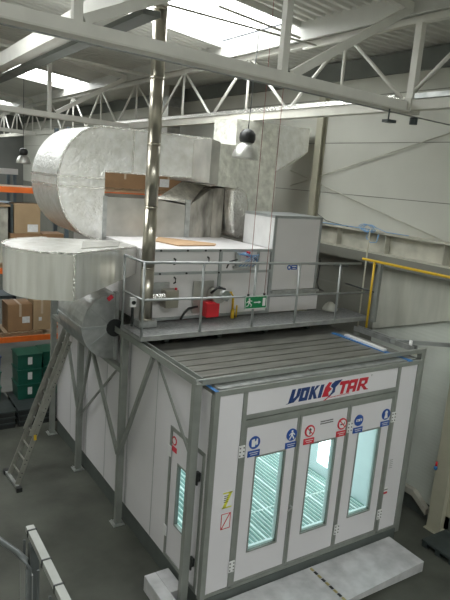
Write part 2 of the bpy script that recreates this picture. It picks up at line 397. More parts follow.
# front frame
m = MB()
m.box(0, .08, -.02, .07, ZB-.04, ZT); m.box(3.92, W, -.02, .07, ZB-.04, ZT)
m.box(.455, .52, -.016, .05, ZB, 3.32); m.box(3.455, 3.52, -.016, .05, ZB, 3.32)
m.box(.08, 3.92, -.02, .07, 3.31, ZT); m.box(.52, 3.455, -.016, .05, 2.83, 2.90); m.box(.52, 3.455, -.016, .05, 2.915, 2.975)
m.box(.08, 3.92, -.016, .05, ZB-.02, ZB+.03); m.build('front_frame', 'profile', B)
m = MB(); m.box(.07, 3.93, -.03, .06, .19, ZB-.02); m.build('threshold', 'plinth', B)
# roof sheets with ribs running across
m = MB(); m.box(0, W, .02, D, ZT-.05, ZT); m.build('roof', 'roof_panel', B)
for k, y in enumerate((.50, .74, .98, 1.22, 1.46)):
    m = MB(); m.box(.02, 3.58, y, y+.012, ZT, ZT+.014); m.box(.02, 3.58, y+.012, y+.03, ZT, ZT+.005); m.build('roof_rib', 'roof_panel', B)
m = MB(); m.box(.1, 3.9, .03, .2, ZT, ZT+.012); m.build('roof_edge_strip', 'galv', B)
m = MB(); m.box(-.002, .05, -.022, .26, ZT, ZT+.006); m.build('protective_film', 'blue', B)['label'] = 'blue film on the left front roof edge'
m = MB(); m.hexa([(3.68,-.02,ZT),(3.76,-.02,ZT),(3.70,1.75,ZT),(3.62,1.75,ZT),(3.68,-.02,ZT+.014),(3.76,-.02,ZT+.014),(3.70,1.75,ZT+.014),(3.62,1.75,ZT+.014)])
m.build('protective_film', 'blue', B)['label'] = 'long blue film strip on the right of the roof'
# grated floor
m = MB(); m.box(.06, W-.06, .07, D-.06, ZB-.005, ZB+.005); m.build('grate_floor', 'pit', B)
m = MB()
x = .12; k = 0
while x < 3.9:
    w = .018 if k % 6 == 0 else .0055
    m.box(x-w, x+w, .08, D-.08, ZB+.005, ZB+.03); x += .085; k += 1
for y in (1.4, 3.4, 5.2): m.box(.08, 3.92, y-.008, y+.008, ZB+.005, ZB+.028)
m.build('grate_bars', 'grate', B)
# booth lights: tall tube boxes on the side walls and panels along the ceiling edges
for y0 in (1.15, 3.1, 4.9):
    m = MB(); m.box(W-.075, W-.06, y0, y0+.9, .58, 2.45); m.build('light_panel', 'booth_light', B)
for x0 in (.5, 3.0):
    m = MB(); m.box(x0, x0+.5, .6, 6.0, 2.845, 2.868); m.build('light_panel', 'booth_light', B)

def circle(cx, cz, r, n=20): return [(cx+r*math.cos(2*PI*k/n), cz+r*math.sin(2*PI*k/n)) for k in range(n)]
def flat(mb, pts, y, mi): mb.mi = mi; mb.poly([(x, y, z) for x, z in pts])
def flat_box(mb, x0, x1, z0, z1, y, mi): flat(mb, [(x0,z0),(x1,z0),(x1,z1),(x0,z1)], y, mi)
YS = -.012
def sign(name, door, cx, cz, kind, yy=YS):
    m = MB(); r = .093
    if kind in ('gloves', 'walk', 'goggles', 'mask'):
        m.mi = 0; m.prism([(x, yy, z) for x, z in circle(cx, cz, r)], (0, .01, 0))
        m.prism([(cx-.1, yy, cz-.205), (cx+.1, yy, cz-.205), (cx+.1, yy, cz-.115), (cx-.1, yy, cz-.115)], (0, .01, 0))
        y = yy-.002
        if kind == 'gloves':
            flat(m, [(cx-.05,cz-.055),(cx+.005,cz-.06),(cx+.02,cz+.0),(cx+.035,cz+.02),(cx+.02,cz+.03),(cx,cz+.015),(cx-.005,cz+.06),(cx-.055,cz+.05)], y, 1)
            flat(m, [(cx+.02,cz-.04),(cx+.055,cz-.03),(cx+.05,cz+.05),(cx+.025,cz+.06)], y, 1)
        elif kind == 'walk':
            flat(m, circle(cx, cz+.055, .018, 10), y, 1)
            flat(m, [(cx-.02,cz+.035),(cx+.02,cz+.035),(cx+.018,cz-.01),(cx-.018,cz-.01)], y, 1)
            flat(m, [(cx-.018,cz-.01),(cx+.004,cz-.01),(cx-.03,cz-.07),(cx-.05,cz-.06)], y, 1)
            flat(m, [(cx,cz-.01),(cx+.018,cz-.01),(cx+.05,cz-.06),(cx+.03,cz-.07)], y, 1)
            flat(m, [(cx-.02,cz+.035),(cx-.02,cz+.015),(cx-.05,cz-.01),(cx-.055,cz+.005)], y, 1)
            flat(m, [(cx+.02,cz+.035),(cx+.055,cz+.0),(cx+.048,cz-.01),(cx+.02,cz+.015)], y, 1)
        elif kind == 'goggles':
            flat_box(m, cx-.06, cx+.06, cz-.015, cz+.025, y, 1); flat(m, circle(cx-.03, cz+.003, .014, 10), y-.001, 0); flat(m, circle(cx+.03, cz+.003, .014, 10), y-.001, 0)
        else:
            flat(m, circle(cx, cz+.035, .032, 12), y, 1); flat(m, [(cx-.025,cz+.01),(cx+.025,cz+.01),(cx+.04,cz-.065),(cx-.04,cz-.065)], y, 1)
        for k, w in ((0, .075), (1, .06)): flat_box(m, cx-w, cx+w, cz-.148-.03*k, cz-.138-.03*k, y, 1)
        mats = ['sign_blue', 'sign_white', 'ink']
    else:
        m.mi = 0; m.prism([(x, yy, z) for x, z in circle(cx, cz, r)], (0, .01, 0))
        m.prism([(cx-.1, yy, cz-.205), (cx+.1, yy, cz-.205), (cx+.1, yy, cz-.115), (cx-.1, yy, cz-.115)], (0, .01, 0))
        y = yy-.002; flat(m, circle(cx, cz, .07), y, 1)
        if kind == 'no_smoking':
            flat_box(m, cx-.045, cx+.03, cz-.015, cz+.003, y-.001, 2); flat_box(m, cx+.034, cx+.046, cz-.015, cz+.03, y-.001, 2)
        else:
            flat(m, [(cx-.012,cz-.05),(cx+.012,cz-.05),(cx+.012,cz),(cx+.028,cz+.02),(cx,cz+.055),(cx-.025,cz+.02),(cx-.012,cz)], y-.001, 2)
        flat(m, [(cx-.058,cz+.046),(cx-.046,cz+.058),(cx+.058,cz-.046),(cx+.046,cz-.058)], y-.002, 0)
        for k, w in ((0, .075), (1, .05)): flat_box(m, cx-w, cx+w, cz-.148-.03*k, cz-.138-.03*k, y, 1)
        mats = ['sign_red', 'sign_white', 'ink']
    o = m.build(name, mats, door); return o

def hinge(x, z, door):
    m = MB(); m.mi = 0; m.box(x-.048, x+.048, -.03, -.016, z-.085, z+.085)
    m.mi = 1
    for dx in (-.03, .03):
        for dz in (-.055, 0, .055): m.prism([(a, -.034, b) for a, b in circle(x+dx, z+dz, .011, 8)], (0, .005, 0))
    m.build('hinge', ['white', 'ink'], door)

def front_door(x0, x1, wx0, wx1, label):
    wz0, wz1 = .85, 2.31
    m = MB(); m.holed('y', 0, .045, x0+.035, x1-.035, ZB+.04, 2.82, (wx0-.02, wx1+.02, wz0-.02, wz1+.02))
    d = m.build('door', 'white_panel', B); d['label'] = label
    m = MB(); m.frame('y', -.012, .05, x0+.004, x1-.004, ZB+.035, 2.825, .036); m.build('door_frame', 'profile', d)
    m = MB(); m.frame('y', -.008, .05, wx0-.022, wx1+.022, wz0-.022, wz1+.022, .022); m.build('window_frame', 'profile', d)
    m = MB(); m.box(wx0-.002, wx1+.002, .018, .024, wz0-.002, wz1+.002); m.build('window_pane', 'glass', d)
    m = MB(); m.box(wx0, wx1, .03, .07, wz0, wz0+.035); m.box(wx1-.03, wx1, .03, .07, wz0, wz1); m.build('window_sill', 'inner', d)
    return d
d1 = front_door(.52, 1.487, .76, 1.265, 'left door leaf')
d2 = front_door(1.487, 2.473, 1.755, 2.255, 'middle door leaf')
d3 = front_door(2.473, 3.455, 2.74, 3.22, 'right door leaf')
sign('safety_sign', d1, .705, 2.545, 'gloves')['label'] = 'round blue gloves sign'
sign('safety_sign', d1, 1.36, 2.54, 'walk')['label'] = 'round blue walking figure sign'
sign('safety_sign', d2, 1.70, 2.535, 'no_fire')['label'] = 'red no open flame sign'
sign('safety_sign', d2, 2.345, 2.535, 'no_smoking')['label'] = 'red no smoking sign'
sign('safety_sign', d3, 2.70, 2.53, 'goggles')['label'] = 'round blue goggles sign'
sign('safety_sign', d3, 3.31, 2.53, 'mask')['label'] = 'round blue mask sign'
m = MB(); m.mi = 0
for k in range(2):
    x = 1.90
    while x < 2.15:
        w = random.choice((.012, .018, .026)); m.box(x, min(x+w, 2.16), -.003, 0, 2.632-.035*k, 2.648-.035*k); x += w+.006
m.build('printed_notice', 'ink', d2)
for z in (.70, 2.46): hinge(.488, z, d1); hinge(2.50, z, d3); hinge(3.48, z, d3)
m = MB(); m.tube([(1.47, -.012, 1.38), (1.47, -.055, 1.38)], .022, 10); m.bar((1.47, -.05, 1.37), (1.40, -.05, 1.33), .015, .02); m.build('door_handle', 'galv', d1)

def note(name, x0, x1, z0, z1, col, par, diag, lab):
    m = MB(); m.mi = 0; m.box(x0, x1, -.004, 0, z0, z1); y = -.006
    if diag == 'red':
        t_ = .012
        for q in ((x0,x1,z0,z0+t_),(x0,x1,z1-t_,z1),(x0,x0+t_,z0,z1),(x1-t_,x1,z0,z1)): flat_box(m, *q, y, 1)
        flat(m, [(x0,z0),(x0+.02,z0),(x1,z1),(x1-.02,z1)], y, 1)
    elif diag == 'yellow':
        m2 = 1; flat(m, [(x0,z0),(x0+.05,z0),(x1,z1),(x1-.05,z1)], y, 1)
        flat_box(m, x0, x1, z0, z0+.02, y, 1); flat_box(m, x0, x1, z1-.02, z1, y, 1)
        for k in range(4): flat_box(m, x0+.02, x0+.09, z1-.06-.03*k, z1-.05-.03*k, y-.001, 2)
    else:
        for k in range(5): flat_box(m, x0+.01, x1-.02, z1-.03-.035*k, z1-.018-.035*k, y, 1)
    o = m.build(name, col, par); o['label'] = lab
note('sticker', .255, .41, 1.65, 1.89, ['sign_white', 'sign_yellow', 'ink'], B, 'yellow', 'yellow and white sticker')
note('sticker', .255, .41, 1.33, 1.57, ['sign_white', 'sign_red', 'ink'], B, 'red', 'red outlined sticker with diagonal bar')
m = MB(); m.mi = 0; m.box(3.57, 3.66, -.004, 0, 1.50, 1.70); m.mi = 1
for k in range(5): flat_box(m, 3.575, 3.65, 1.52+.035*k, 1.53+.035*k, -.006, 1)
m.build('sticker', ['white_panel', 'profile'], B)['label'] = 'pale grey printed label'
m = MB(); m.mi = 0; m.box(3.53, 3.62, -.004, 0, 1.05, 1.17); flat_box(m, 3.53, 3.62, 1.05, 1.09, -.006, 1); flat_box(m, 3.53, 3.62, 1.12, 1.135, -.006, 2)
m.build('sticker', ['sign_white', 'sign_red', 'ink'], B)['label'] = 'small red and white sticker'

# logo on the header: slanted block letters around a two-colour emblem
def logo():
    m = MB(); Z0, H = 3.03, .20; SH = .22
    def P(x, z): return (x + SH*(z)*H, -.004, Z0+z*H)
    def pl(pts, mi): m.mi = mi; m.prism([P(x, z) for x, z in pts], (0, .004, 0))
    x = 1.245; w = .155; s = .058
    pl([(x-.01, 0), (x+.05, 0), (x+.062, .28), (x+.062, 1), (x, 1)], 0); pl([(x+.05, 0), (x+.085, 0), (x+.165, .42), (x+.165, 1), (x+.105, 1), (x+.105, .45), (x+.062, .28)], 0); pl([(x-.05, -.06), (x+.06, 0), (x-.01, .02)], 0)   # V
    x = 1.42
    pl([(x, 0), (x+s, 0), (x+s, 1), (x, 1)], 0); pl([(x+w-s, 0), (x+w, 0), (x+w, 1), (x+w-s, 1)], 0); pl([(x+s, 0), (x+w-s, 0), (x+w-s, .25), (x+s, .25)], 0); pl([(x+s, .75), (x+w-s, .75), (x+w-s, 1), (x+s, 1)], 0)   # O
    x = 1.60
    pl([(x, 0), (x+s, 0), (x+s, 1), (x, 1)], 0); pl([(x+s, .45), (x+s+.03, .6), (x+w+.0, 1), (x+w-.06, 1), (x+s, .62)], 0); pl([(x+s, .42), (x+w-.05, 0), (x+w+.01, 0), (x+s+.03, .6), (x+s, .6)], 0)   # K
    x = 1.78
    pl([(x, 0), (x+s+.005, 0), (x+s+.005, 1), (x, 1)], 0)   # I
    # emblem
    pl([(1.86, .02), (2.0, -.02), (1.97, .30), (2.02, .55), (1.96, .72), (1.99, 1.05), (1.93, 1.1), (1.88, .75)], 1)
    pl([(1.965, -.18), (2.10, .25), (2.09, .62), (2.19, 1.16), (2.05, 1.12), (2.0, .92), (1.985, .75), (2.045, .56), (2.04, .28)], 0)
    pl([(1.91, -.28), (1.95, -.28), (2.045, .02), (2.03, .06)], 2)
    x = 2.20; s = .06
    pl([(x-.035, .72), (x+.15, .72), (x+.15, 1), (x-.035, 1)], 1); pl([(x+.025, 0), (x+.025+s, 0), (x+.025+s, .72), (x+.025, .72)], 1)   # T
    x = 2.345; w = .19
    pl([(x, 0), (x+s, 0), (x+s, 1), (x+.03, 1), (x, .85)], 1); pl([(x+w-s, 0), (x+w, 0), (x+w, 1), (x+w-s, 1)], 1); pl([(x+s, .74), (x+w-s, .74), (x+w-s, 1), (x+s, 1)], 1); pl([(x+s, .26), (x+w-s, .26), (x+w-s, .5), (x+s, .5)], 1)   # A
    x = 2.565; w = .19
    pl([(x, 0), (x+s, 0), (x+s, 1), (x, 1)], 1); pl([(x+s, .76), (x+w, .76), (x+w, 1), (x+s, 1)], 1); pl([(x+w-s, .42), (x+w, .5), (x+w, .76), (x+w-s, .76)], 1)
    pl([(x+s, .34), (x+w-s, .34), (x+w-.01, .5), (x+s, .54)], 1); pl([(x+.08, .34), (x+.14, .38), (x+w+.045, 0), (x+w-.03, 0)], 1); pl([(x+w-.03, 0), (x+w+.06, -.02), (x+w+.05, .06), (x+w-.04, .08)], 1)   # R
    # registered mark and strap line
    m.mi = 2
    for k in range(14): m.box(2.02+.029*k, 2.02+.029*k+.018, -.003, 0, 3.00+.001*k, 3.012+.001*k)
    c = circle(2.86, 3.25, .016, 12); ci = circle(2.86, 3.25, .011, 12)
    m.mi = 3
    for k in range(12): m.poly([(c[k][0], -.004, c[k][1]), (c[(k+1)%12][0], -.004, c[(k+1)%12][1]), (ci[(k+1)%12][0], -.004, ci[(k+1)%12][1]), (ci[k][0], -.004, ci[k][1])])
    for f in text_faces('R', .02): m.poly([(2.86+p[0], -.004, 3.25+p[1]) for p in f])
    o = m.build('logo', ['logo_blue', 'logo_red', 'logo_red', 'profile'], hp); o['label'] = 'blue and red slanted block letter logo'
logo()

# personnel door in the long side
m = MB(); m.holed('x', .002, .045, .14, 1.05, ZB+.02, 2.42, (.52, .82, 1.0, 1.96)); sd = m.build('door', 'white_panel', B); sd['label'] = 'narrow side door with tall slim window'
m = MB(); m.frame('x', -.012, .05, .10, 1.09, ZB+.005, 2.47, .06); m.build('door_frame', 'profile', sd)
m = MB(); m.frame('x', -.006, .05, .50, .84, .98, 1.98, .022); m.build('window_frame', 'profile', sd)
m = MB(); m.box(.018, .024, .515, .825, .995, 1.965); m.build('window_pane', 'glass', sd)
for z in (.80, 2.1):
    m = MB(); m.box(-.05, -.012, .17, .25, z-.06, z+.06); m.bar((-.045, .21, z), (-.045, .21, z-.13), .02, .03); m.build('door_handle', 'black', sd)
for z in (.78, 2.08):
    m = MB(); m.box(-.03, -.012, 1.02, 1.10, z-.08, z+.08); m.build('hinge', 'white', sd)
m = MB(); m.mi = 0; m.prism([(-.004, .97+.07*math.cos(a*PI/8), 2.27+.07*math.sin(a*PI/8)) for a in range(16)], (.006, 0, 0)); m.box(-.004, .002, .89, 1.05, 2.1, 2.18)
m.mi = 1; m.prism([(-.007, .97+.045*math.cos(a*PI/8), 2.27+.045*math.sin(a*PI/8)) for a in range(16)], (.003, 0, 0))
m.build('safety_sign', ['sign_red', 'sign_white'], sd)
# seen from the doorway, loose profile lying on the roof
m = MB(); m.hexa([(3.66,.52,3.396),(3.74,.52,3.396),(3.78,1.5,3.396),(3.70,1.5,3.396),(3.66,.52,3.43),(3.74,.52,3.43),(3.78,1.5,3.43),(3.70,1.5,3.43)])
tag(m.build('plastic_profile', 'white'), 'loose white plastic strip lying on the booth roof at the right', 'strip')

# ------------------------------------------------------------------ support frame round the booth
F = thing('support_frame', (-.1, 2.6, 0), 'grey steel support frame with posts and diagonal braces round the white booth', 'frame')
XP = -.115
for y, z1 in ((.26, 3.40), (2.63, 3.40), (4.74, 3.40), (6.56, 3.40)):
    m = MB(); m.box(XP-.055, XP+.055, y-.045, y+.045, .012, z1); p = m.build('post', 'profile', F)
    m = MB(); m.box(XP-.11, XP+.10, y-.11, y+.11, 0, .012); m.build('base_plate', 'galv', p)
    m = MB()
    for dx in (-.08, .07):
        for dy in (-.08, .08): m.tube([(XP+dx, y+dy, .012), (XP+dx, y+dy, .04)], .012, 6)
    m.build('anchor_bolt', 'galv', p)
m = MB(); m.box(4.25, 4.35, .20, .29, .0, 3.40); m.build('post', 'profile', F)
m = MB(); m.box(4.18, 4.28, 1.66, 1.74, .0, 3.40); m.build('post', 'profile', F)
def chan(m, p, q, w=.10, h=.12):
    m.bar(p, q, w, h)
m = MB(); m.box(XP-.06, XP+.06, .2, 2.94, 3.40, 3.42); m.box(XP-.06, XP-.045, .2, 2.94, 3.42, 3.50); m.box(XP+.045, XP+.06, .2, 2.94, 3.42, 3.50); m.build('side_rail', 'profile', F)
m = MB(); m.box(XP-.05, XP+.05, 2.68, 6.6, 2.76, 2.84); m.build('rear_rail', 'profile', F)
m = MB(); m.box(XP+.06, 4.36, .20, .215, 3.40, 3.475); m.box(XP+.06, 4.36, .215, .31, 3.40, 3.412); m.build('front_rail', 'profile', F)
m = MB(); m.box(XP-.06, 4.36, .185, .215, 3.475, 3.487); m.build('rail_lip', 'galv', F)
m = MB(); m.box(4.17, 4.29, .325, 1.74, 3.40, 3.42); m.box(4.17, 4.185, .325, 1.74, 3.42, 3.49); m.box(4.275, 4.29, .325, 1.74, 3.42, 3.49); m.build('side_rail', 'galv', F)
m = MB(); m.tube([(4.23, .44, 3.42), (4.23, .44, 3.56)], .03, 8); m.build('stub_pipe', 'white', F)['label'] = 'white upright pipe stub'
m = MB(); m.bar((4.1, .80, 3.47), (5.17, .20, 3.45), .05, .07); m.build('wall_strut', 'alu', F)
def brace(a, b):
    m = MB(); m.bar((XP-.03, a[0], a[1]), (XP-.03, b[0], b[1]), .07, .05, up=(1,0,0)); m.build('brace', 'profile', F)
def brace2(a, b):
    m = MB(); m.bar((XP+.02, a[0], a[1]), (XP+.02, b[0], b[1]), .04, .025, up=(1,0,0)); m.build('brace', 'profile', F)
brace((1.52, 3.38), (2.60, 1.35)); brace2((1.48, 3.38), (.30, 2.30))
brace((4.10, 2.78), (4.70, 1.20)); brace((4.06, 2.78), (2.68, 1.30))
brace2((4.70, 1.22), (2.68, 2.95)); brace((5.65, 2.78), (6.5, 1.35)); brace((5.6, 2.78), (4.78, 1.35))

# ------------------------------------------------------------------ walkway
WK = thing('walkway', (2.3, 2.2, 3.43), 'grey steel walkway with guard rail across the booth roof', 'walkway')
m = MB(); m.box(-.2, 4.72, 1.90, 2.64, 3.57, 3.60); m.build('tread_plate', 'deckgrate', WK)
m = MB(); m.box(-.2, 4.72, 1.86, 1.90, 3.53, 3.605); m.box(-.2, -.16, 1.9, 2.64, 3.53, 3.57); m.build('fascia', 'galv_dull', WK)
for x in (.4, 1.4, 2.4, 3.4):
    m = MB(); m.box(x-.04, x+.04, 2.15, 2.64, 3.385, 3.57); m.build('bearer', 'plinth', WK)
YR = 1.88
zr = lambda x: 4.74-.018*(x+.17)
zm = lambda x: 4.17-.016*(x+.17)
m = MB(); m.tube([(-.18, 2.62, zr(-.18)), (-.18, YR, zr(-.18)), (4.3, YR, zr(4.3))], .021, 8); m.build('top_rail', 'alu', WK)
m = MB(); m.tube([(-.18, 2.62, zm(-.18)), (-.18, YR, zm(-.18)), (4.7, YR, zm(4.7))], .019, 8); m.build('mid_rail', 'alu', WK)
for x in (-.18, .84, 1.86, 2.80, 3.78):
    m = MB(); m.tube([(x, YR, 3.53), (x, YR, zr(x))], .021, 8); m.build('rail_post', 'alu', WK)
m = MB(); m.tube([(-.18, 2.62, 3.53), (-.18, 2.62, zr(-.18))], .021, 8); m.build('rail_post', 'alu', WK)
m = MB(); m.box(4.64, 4.71, 1.70, 1.78, 3.53, 4.67); m.build('end_post', 'profile', WK)
m = MB(); m.tube([(4.68, 1.74, 4.10), (4.68, 2.6, 4.13)], .017, 8); m.tube([(4.3, 2.62, 4.5), (4.68, 2.6, 4.48)], .012, 8); m.build('end_rail', 'dark_pipe', WK)
m = MB(); m.mi = 0; m.box(-.13, -.03, 2.44, 2.50, 3.93, 4.08); m.mi = 1; m.tube([(-.08, 2.44, 4.005), (-.08, 2.42, 4.005)], .032, 12); m.mi = 1; m.box(-.09, -.06, 2.46, 2.5, 3.61, 3.93)
tag(m.build('beacon_box', ['white', 'black']), 'small white box with a round black lens at the left end of the walkway', 'sensor box')

# exit sign hanging on cords
ES = thing('exit_sign', (1.87, 1.82, 3.94), 'green running man exit sign hanging on two thin cords', 'exit sign')
m = MB(); m.mi = 0; m.box(1.64, 2.09, 1.815, 1.83, 3.94, 4.16); y = 1.813
def fx(pts, mi): m.mi = mi; m.poly([(1.64+a, y, 3.94+b) for a, b in pts])
fx([(0,0),(.45,0),(.45,.012),(0,.012)], 1); fx([(0,.208),(.45,.208),(.45,.22),(0,.22)], 1); fx([(0,0),(.012,0),(.012,.22),(0,.22)], 1); fx([(.438,0),(.45,0),(.45,.22),(.438,.22)], 1)
fx([(.36,.04),(.42,.04),(.42,.18),(.36,.18)], 1)
fx([(.18,.10),(.28,.10),(.28,.12),(.18,.12)], 1); fx([(.28,.085),(.33,.11),(.28,.135)], 1)
fx([(.085+.018*math.cos(a*PI/5), .168+.018*math.sin(a*PI/5)) for a in range(10)], 1)
fx([(.06,.145),(.10,.15),(.11,.10),(.07,.09)], 1); fx([(.07,.09),(.11,.10),(.14,.07),(.125,.05),(.135,.045),(.16,.075)], 1) if False else None
fx([(.09,.10),(.11,.10),(.145,.075),(.13,.035),(.115,.04),(.125,.07)], 1); fx([(.07,.09),(.095,.095),(.07,.05),(.03,.04),(.03,.055),(.06,.065)], 1)
fx([(.10,.15),(.105,.135),(.145,.125),(.145,.14)], 1); fx([(.06,.145),(.065,.125),(.035,.10),(.025,.11)], 1)
m.build('sign_panel', ['sign_green', 'sign_white'], ES)
for x in (1.70, 2.03):
    m = MB(); m.tube([(x, 1.822, 4.16), (x, 1.822, 8.9)], .005, 5); m.build('cord', 'cord', ES)
    m = MB(); m.box(x-.015, x+.015, 1.81, 1.835, 4.16, 4.20); m.build('clip', 'black', ES)

# ------------------------------------------------------------------ air handling unit
A = thing('air_handling_unit', (1.5, 4, 3.62), 'long white panelled air handling unit behind the walkway rail', 'air unit')
YA, ZA = 2.66, 4.83
m = MB(); m.box(.14, 2.72, YA, 6.1, 3.62, ZA-.02); m.build('body', 'ahu_panel', A)
m = MB(); m.box(.14, 2.72, YA, 6.1, ZA-.02, ZA); m.build('top_panel', 'ahu_panel', A)
m = MB()
for z in (3.62, 4.40, ZA-.045): m.box(.12, 2.78, YA-.03, YA, z, z+.045)
for x in (.12, 1.60, 2.73): m.box(x, x+.055, YA-.032, YA, 3.62, ZA)
m.box(2.42, 2.46, YA-.031, YA, 4.44, ZA)
m.build('frame_profile', 'alu', A)
m = MB()
for x in (.45, .95, 1.30, 1.6):
    for z in (4.42, ZA-.022): m.tube([(x, YA-.03, z), (x, YA-.045, z)], .018, 8)
m.build('bolt', 'black', A)
for x, z in ((.72, 4.62), (1.37, 4.64), (.74, 4.30)):
    m = MB(); m.tube([(x, YA, z+.05), (x, YA-.05, z+.04), (x, YA-.05, z-.03), (x, YA, z-.05)], .014, 6); m.build('handle', 'black', A)
# duct stub between box and taller cabinet
T = thing('filter_cabinet', (3.35, 3.3, 3.62), 'taller white cabinet with grey edge trim right of the long air unit', 'cabinet')
m = MB(); m.box(2.76, 3.90, YA, 3.62, 4.05, 5.40); m.build('body', 'ahu_panel', T)
m = MB(); m.box(2.76, 2.81, YA-.012, YA, 4.05, 5.43); m.box(3.86, 3.91, YA-.012, YA, 4.05, 5.43); m.box(2.75, 3.91, YA-.012, 3.63, 5.40, 5.45); m.build('edge_trim', 'alu', T)
m = MB(); m.box(2.78, 3.93, YA-.10, YA, 4.0, 4.045); m.box(2.78, 3.93, YA-.03, YA, 3.92, 4.0); m.build('ledge', 'galv', T)
m = MB(); m.box(2.78, 4.0, YA, 3.62, 3.62, 3.92); m.build('base_panel', 'ahu_panel', T)
m = MB(); m.tube([(3.92, YA-.03, 4.66), (3.95, YA-.03, 4.55), (3.92, YA-.03, 4.16), (3.98, YA-.03, 4.04), (4.12, YA-.03, 3.98)], .014, 6); m.build('cable', 'black', T)
m = MB(); m.mi = 0; m.prism([(3.20+.05*math.cos(k*PI/8), YA-.004, 4.475+.05*math.sin(k*PI/8)) for k in range(16)], (0, .004, 0)); m.box(3.25, 3.39, YA-.004, YA, 4.43, 4.52); m.mi = 1
m.box(3.27, 3.37, YA-.006, YA-.004, 4.485, 4.5); m.box(3.28, 3.36, YA-.006, YA-.004, 4.45, 4.462); m.box(3.18, 3.22, YA-.006, YA-.004, 4.455, 4.495); m.build('notice', ['sign_blue', 'sign_white'], T)
m = MB(); m.box(2.745, 2.76, YA, 3.62, ZA+.002, 5.40); m.build('side_panel', 'white', T)
# loose cardboard on the unit
m = MB(); m.prism([(.80, 3.62, ZA+.002), (.95, 2.98, ZA+.002), (1.72, 3.02, ZA+.002), (1.86, 3.2, ZA+.002), (1.8, 3.35, ZA+.002), (1.15, 4.15, ZA+.002)], (0, 0, .02))
tag(m.build('cardboard_sheet', 'cardsheet'), 'flat sheet of brown cardboard lying on the white air unit', 'cardboard')

# left control box with flexible stub to the flue
G = thing('ignition_box', (.7, 2.55, 3.85), 'stainless box on the air unit joined to the flue by a foil hose', 'box')
m = MB(); m.box(.48, .72, 2.42, 2.627, 3.88, 4.18); m.build('body', 'stainless', G, .008)
m = MB(); m.box(.33, .63, 2.60, 2.627, 4.0, 4.28); m.build('mounting_plate', 'galv', G)
m = MB(); m.tube([(.68, 2.46, 4.18), (.68, 2.46, 4.21)], .022, 8); m.build('lamp', 'sign_red', G)
m = MB(); m.tube([(.235+.014*k, 2.45, 4.07) for k in range(18)], [.055 if k % 2 else .066 for k in range(18)], 10); m.build('foil_hose', 'foil_tape', G)
CH = thing('flue_pipe', (.13, 2.42, 3.7), 'tall shiny stainless steel flue pipe rising through the roof', 'flue pipe')
zs = [3.72, 4.55, 5.5, 6.45, 7.4, 8.35, 9.15]
for a, b in zip(zs, zs[1:]):
    m = MB(); m.tube([(.13, 2.42, a), (.13, 2.42, b)], .104, 24); s_ = m.build('pipe_section', 'stainless', CH)
    m = MB(); m.tube([(.13, 2.42, a-.0), (.13, 2.42, a+.03)], .1065, 24); m.build('clamp_band', 'stainless', s_)
m = MB(); m.box(-.02, .28, 2.3, 2.55, 3.612, 3.72); m.build('foot', 'galv', CH)

# burner with red cover
BR = thing('burner', (1.45, 2.5, 3.62), 'gas burner with red cover on the front of the air unit', 'burner')
m = MB(); m.box(1.10, 1.50, 2.60, 2.627, 3.72, 4.28); m.build('mounting_plate', 'sheet', BR)
m = MB(); m.box(1.27, 1.53, 2.40, 2.59, 3.67, 3.94); m.build('red_cover', 'red', BR, .02)
m = MB(); m.tube([(1.5, 2.59, 4.05), (1.5, 2.38, 4.05)], .13, 16); m.build('blower_housing', 'sheet', BR)
m = MB(); m.tube([(1.58, 2.46, 4.07), (1.58, 2.30, 4.07)], .09, 14); m.build('motor', 'galv', BR)
m = MB(); m.tube([(1.5, 2.42, 4.19), (1.6, 2.40, 4.16), (1.68, 2.42, 4.06), (1.66, 2.42, 3.95)], .03, 8); m.tube([(1.36, 2.45, 4.1), (1.42, 2.36, 4.2), (1.5, 2.36, 4.2)], .022, 8); m.build('black_hose', 'black', BR)
m = MB(); m.tube([(1.18, 2.57, 3.84), (1.0, 2.56, 3.82), (.92, 2.56, 3.74), (.86, 2.57, 3.63)], .02, 8)
tag(m.build('cable', 'black'), 'black cable drooping from the red burner to the walkway', 'cable')
m = MB(); m.tube([(1.68, 2.5, 4.07), (1.80, 2.48, 4.08), (1.83, 2.46, 4.02), (1.84, 2.45, 3.66)], .022, 8); m.tube([(1.84, 2.45, 3.62), (1.84, 2.45, 3.78)], .035, 8); m.tube([(1.92, 2.45, 3.63), (1.92, 2.45, 3.85)], .016, 8)
tag(m.build('gas_pipe', 'yellow'), 'short yellow gas pipe standing beside the red burner', 'pipe')
# pneumatic box
PB = thing('pneumatic_box', (2.1, 2.58, 4.45), 'small grey pneumatic box with blue air tubes on the air unit', 'box')
m = MB(); m.box(1.88, 2.32, 2.58, 2.628, 4.49, 4.53); m.box(1.92, 2.0, 2.56, 2.628, 4.5, 4.78); m.build('body', 'galv', PB)
for k in range(5):
    m = MB(); a = random.random()
    m.tube([(1.95+.02*k, 2.55, 4.74), (2.02+.03*k, 2.46, 4.80-.02*k), (2.14+.04*k, 2.44, 4.72+.01*k), (2.02+.07*k, 2.5, 4.60), (1.98+.07*k, 2.56, 4.53)], .009, 6); m.build('air_tube', 'tube_blue', PB)
m = MB(); m.box(2.12, 2.17, 2.52, 2.58, 4.70, 4.80); m.build('valve', 'sign_red', PB)
m = MB(); m.tube([(2.36, 2.627, 4.66), (2.36, 2.56, 4.64), (2.36, 2.56, 4.58), (2.36, 2.627, 4.56)], .024, 8); m.tube([(1.74, 2.6, 4.50), (1.76, 2.55, 4.62), (1.92, 2.55, 4.66)], .014, 6); m.build('black_fitting', 'black', PB)
# crumpled bag on walkway
m = MB(); m.lathe([(.02, 0), (.15, .0), (.16, .04), (.11, .12), (.05, .17), (.01, .18)], (4.22, 2.50, 3.612), 7)
tag(m.build('plastic_bag', 'wall'), 'small pale crumpled bag on the walkway beside the tall cabinet', 'bag')

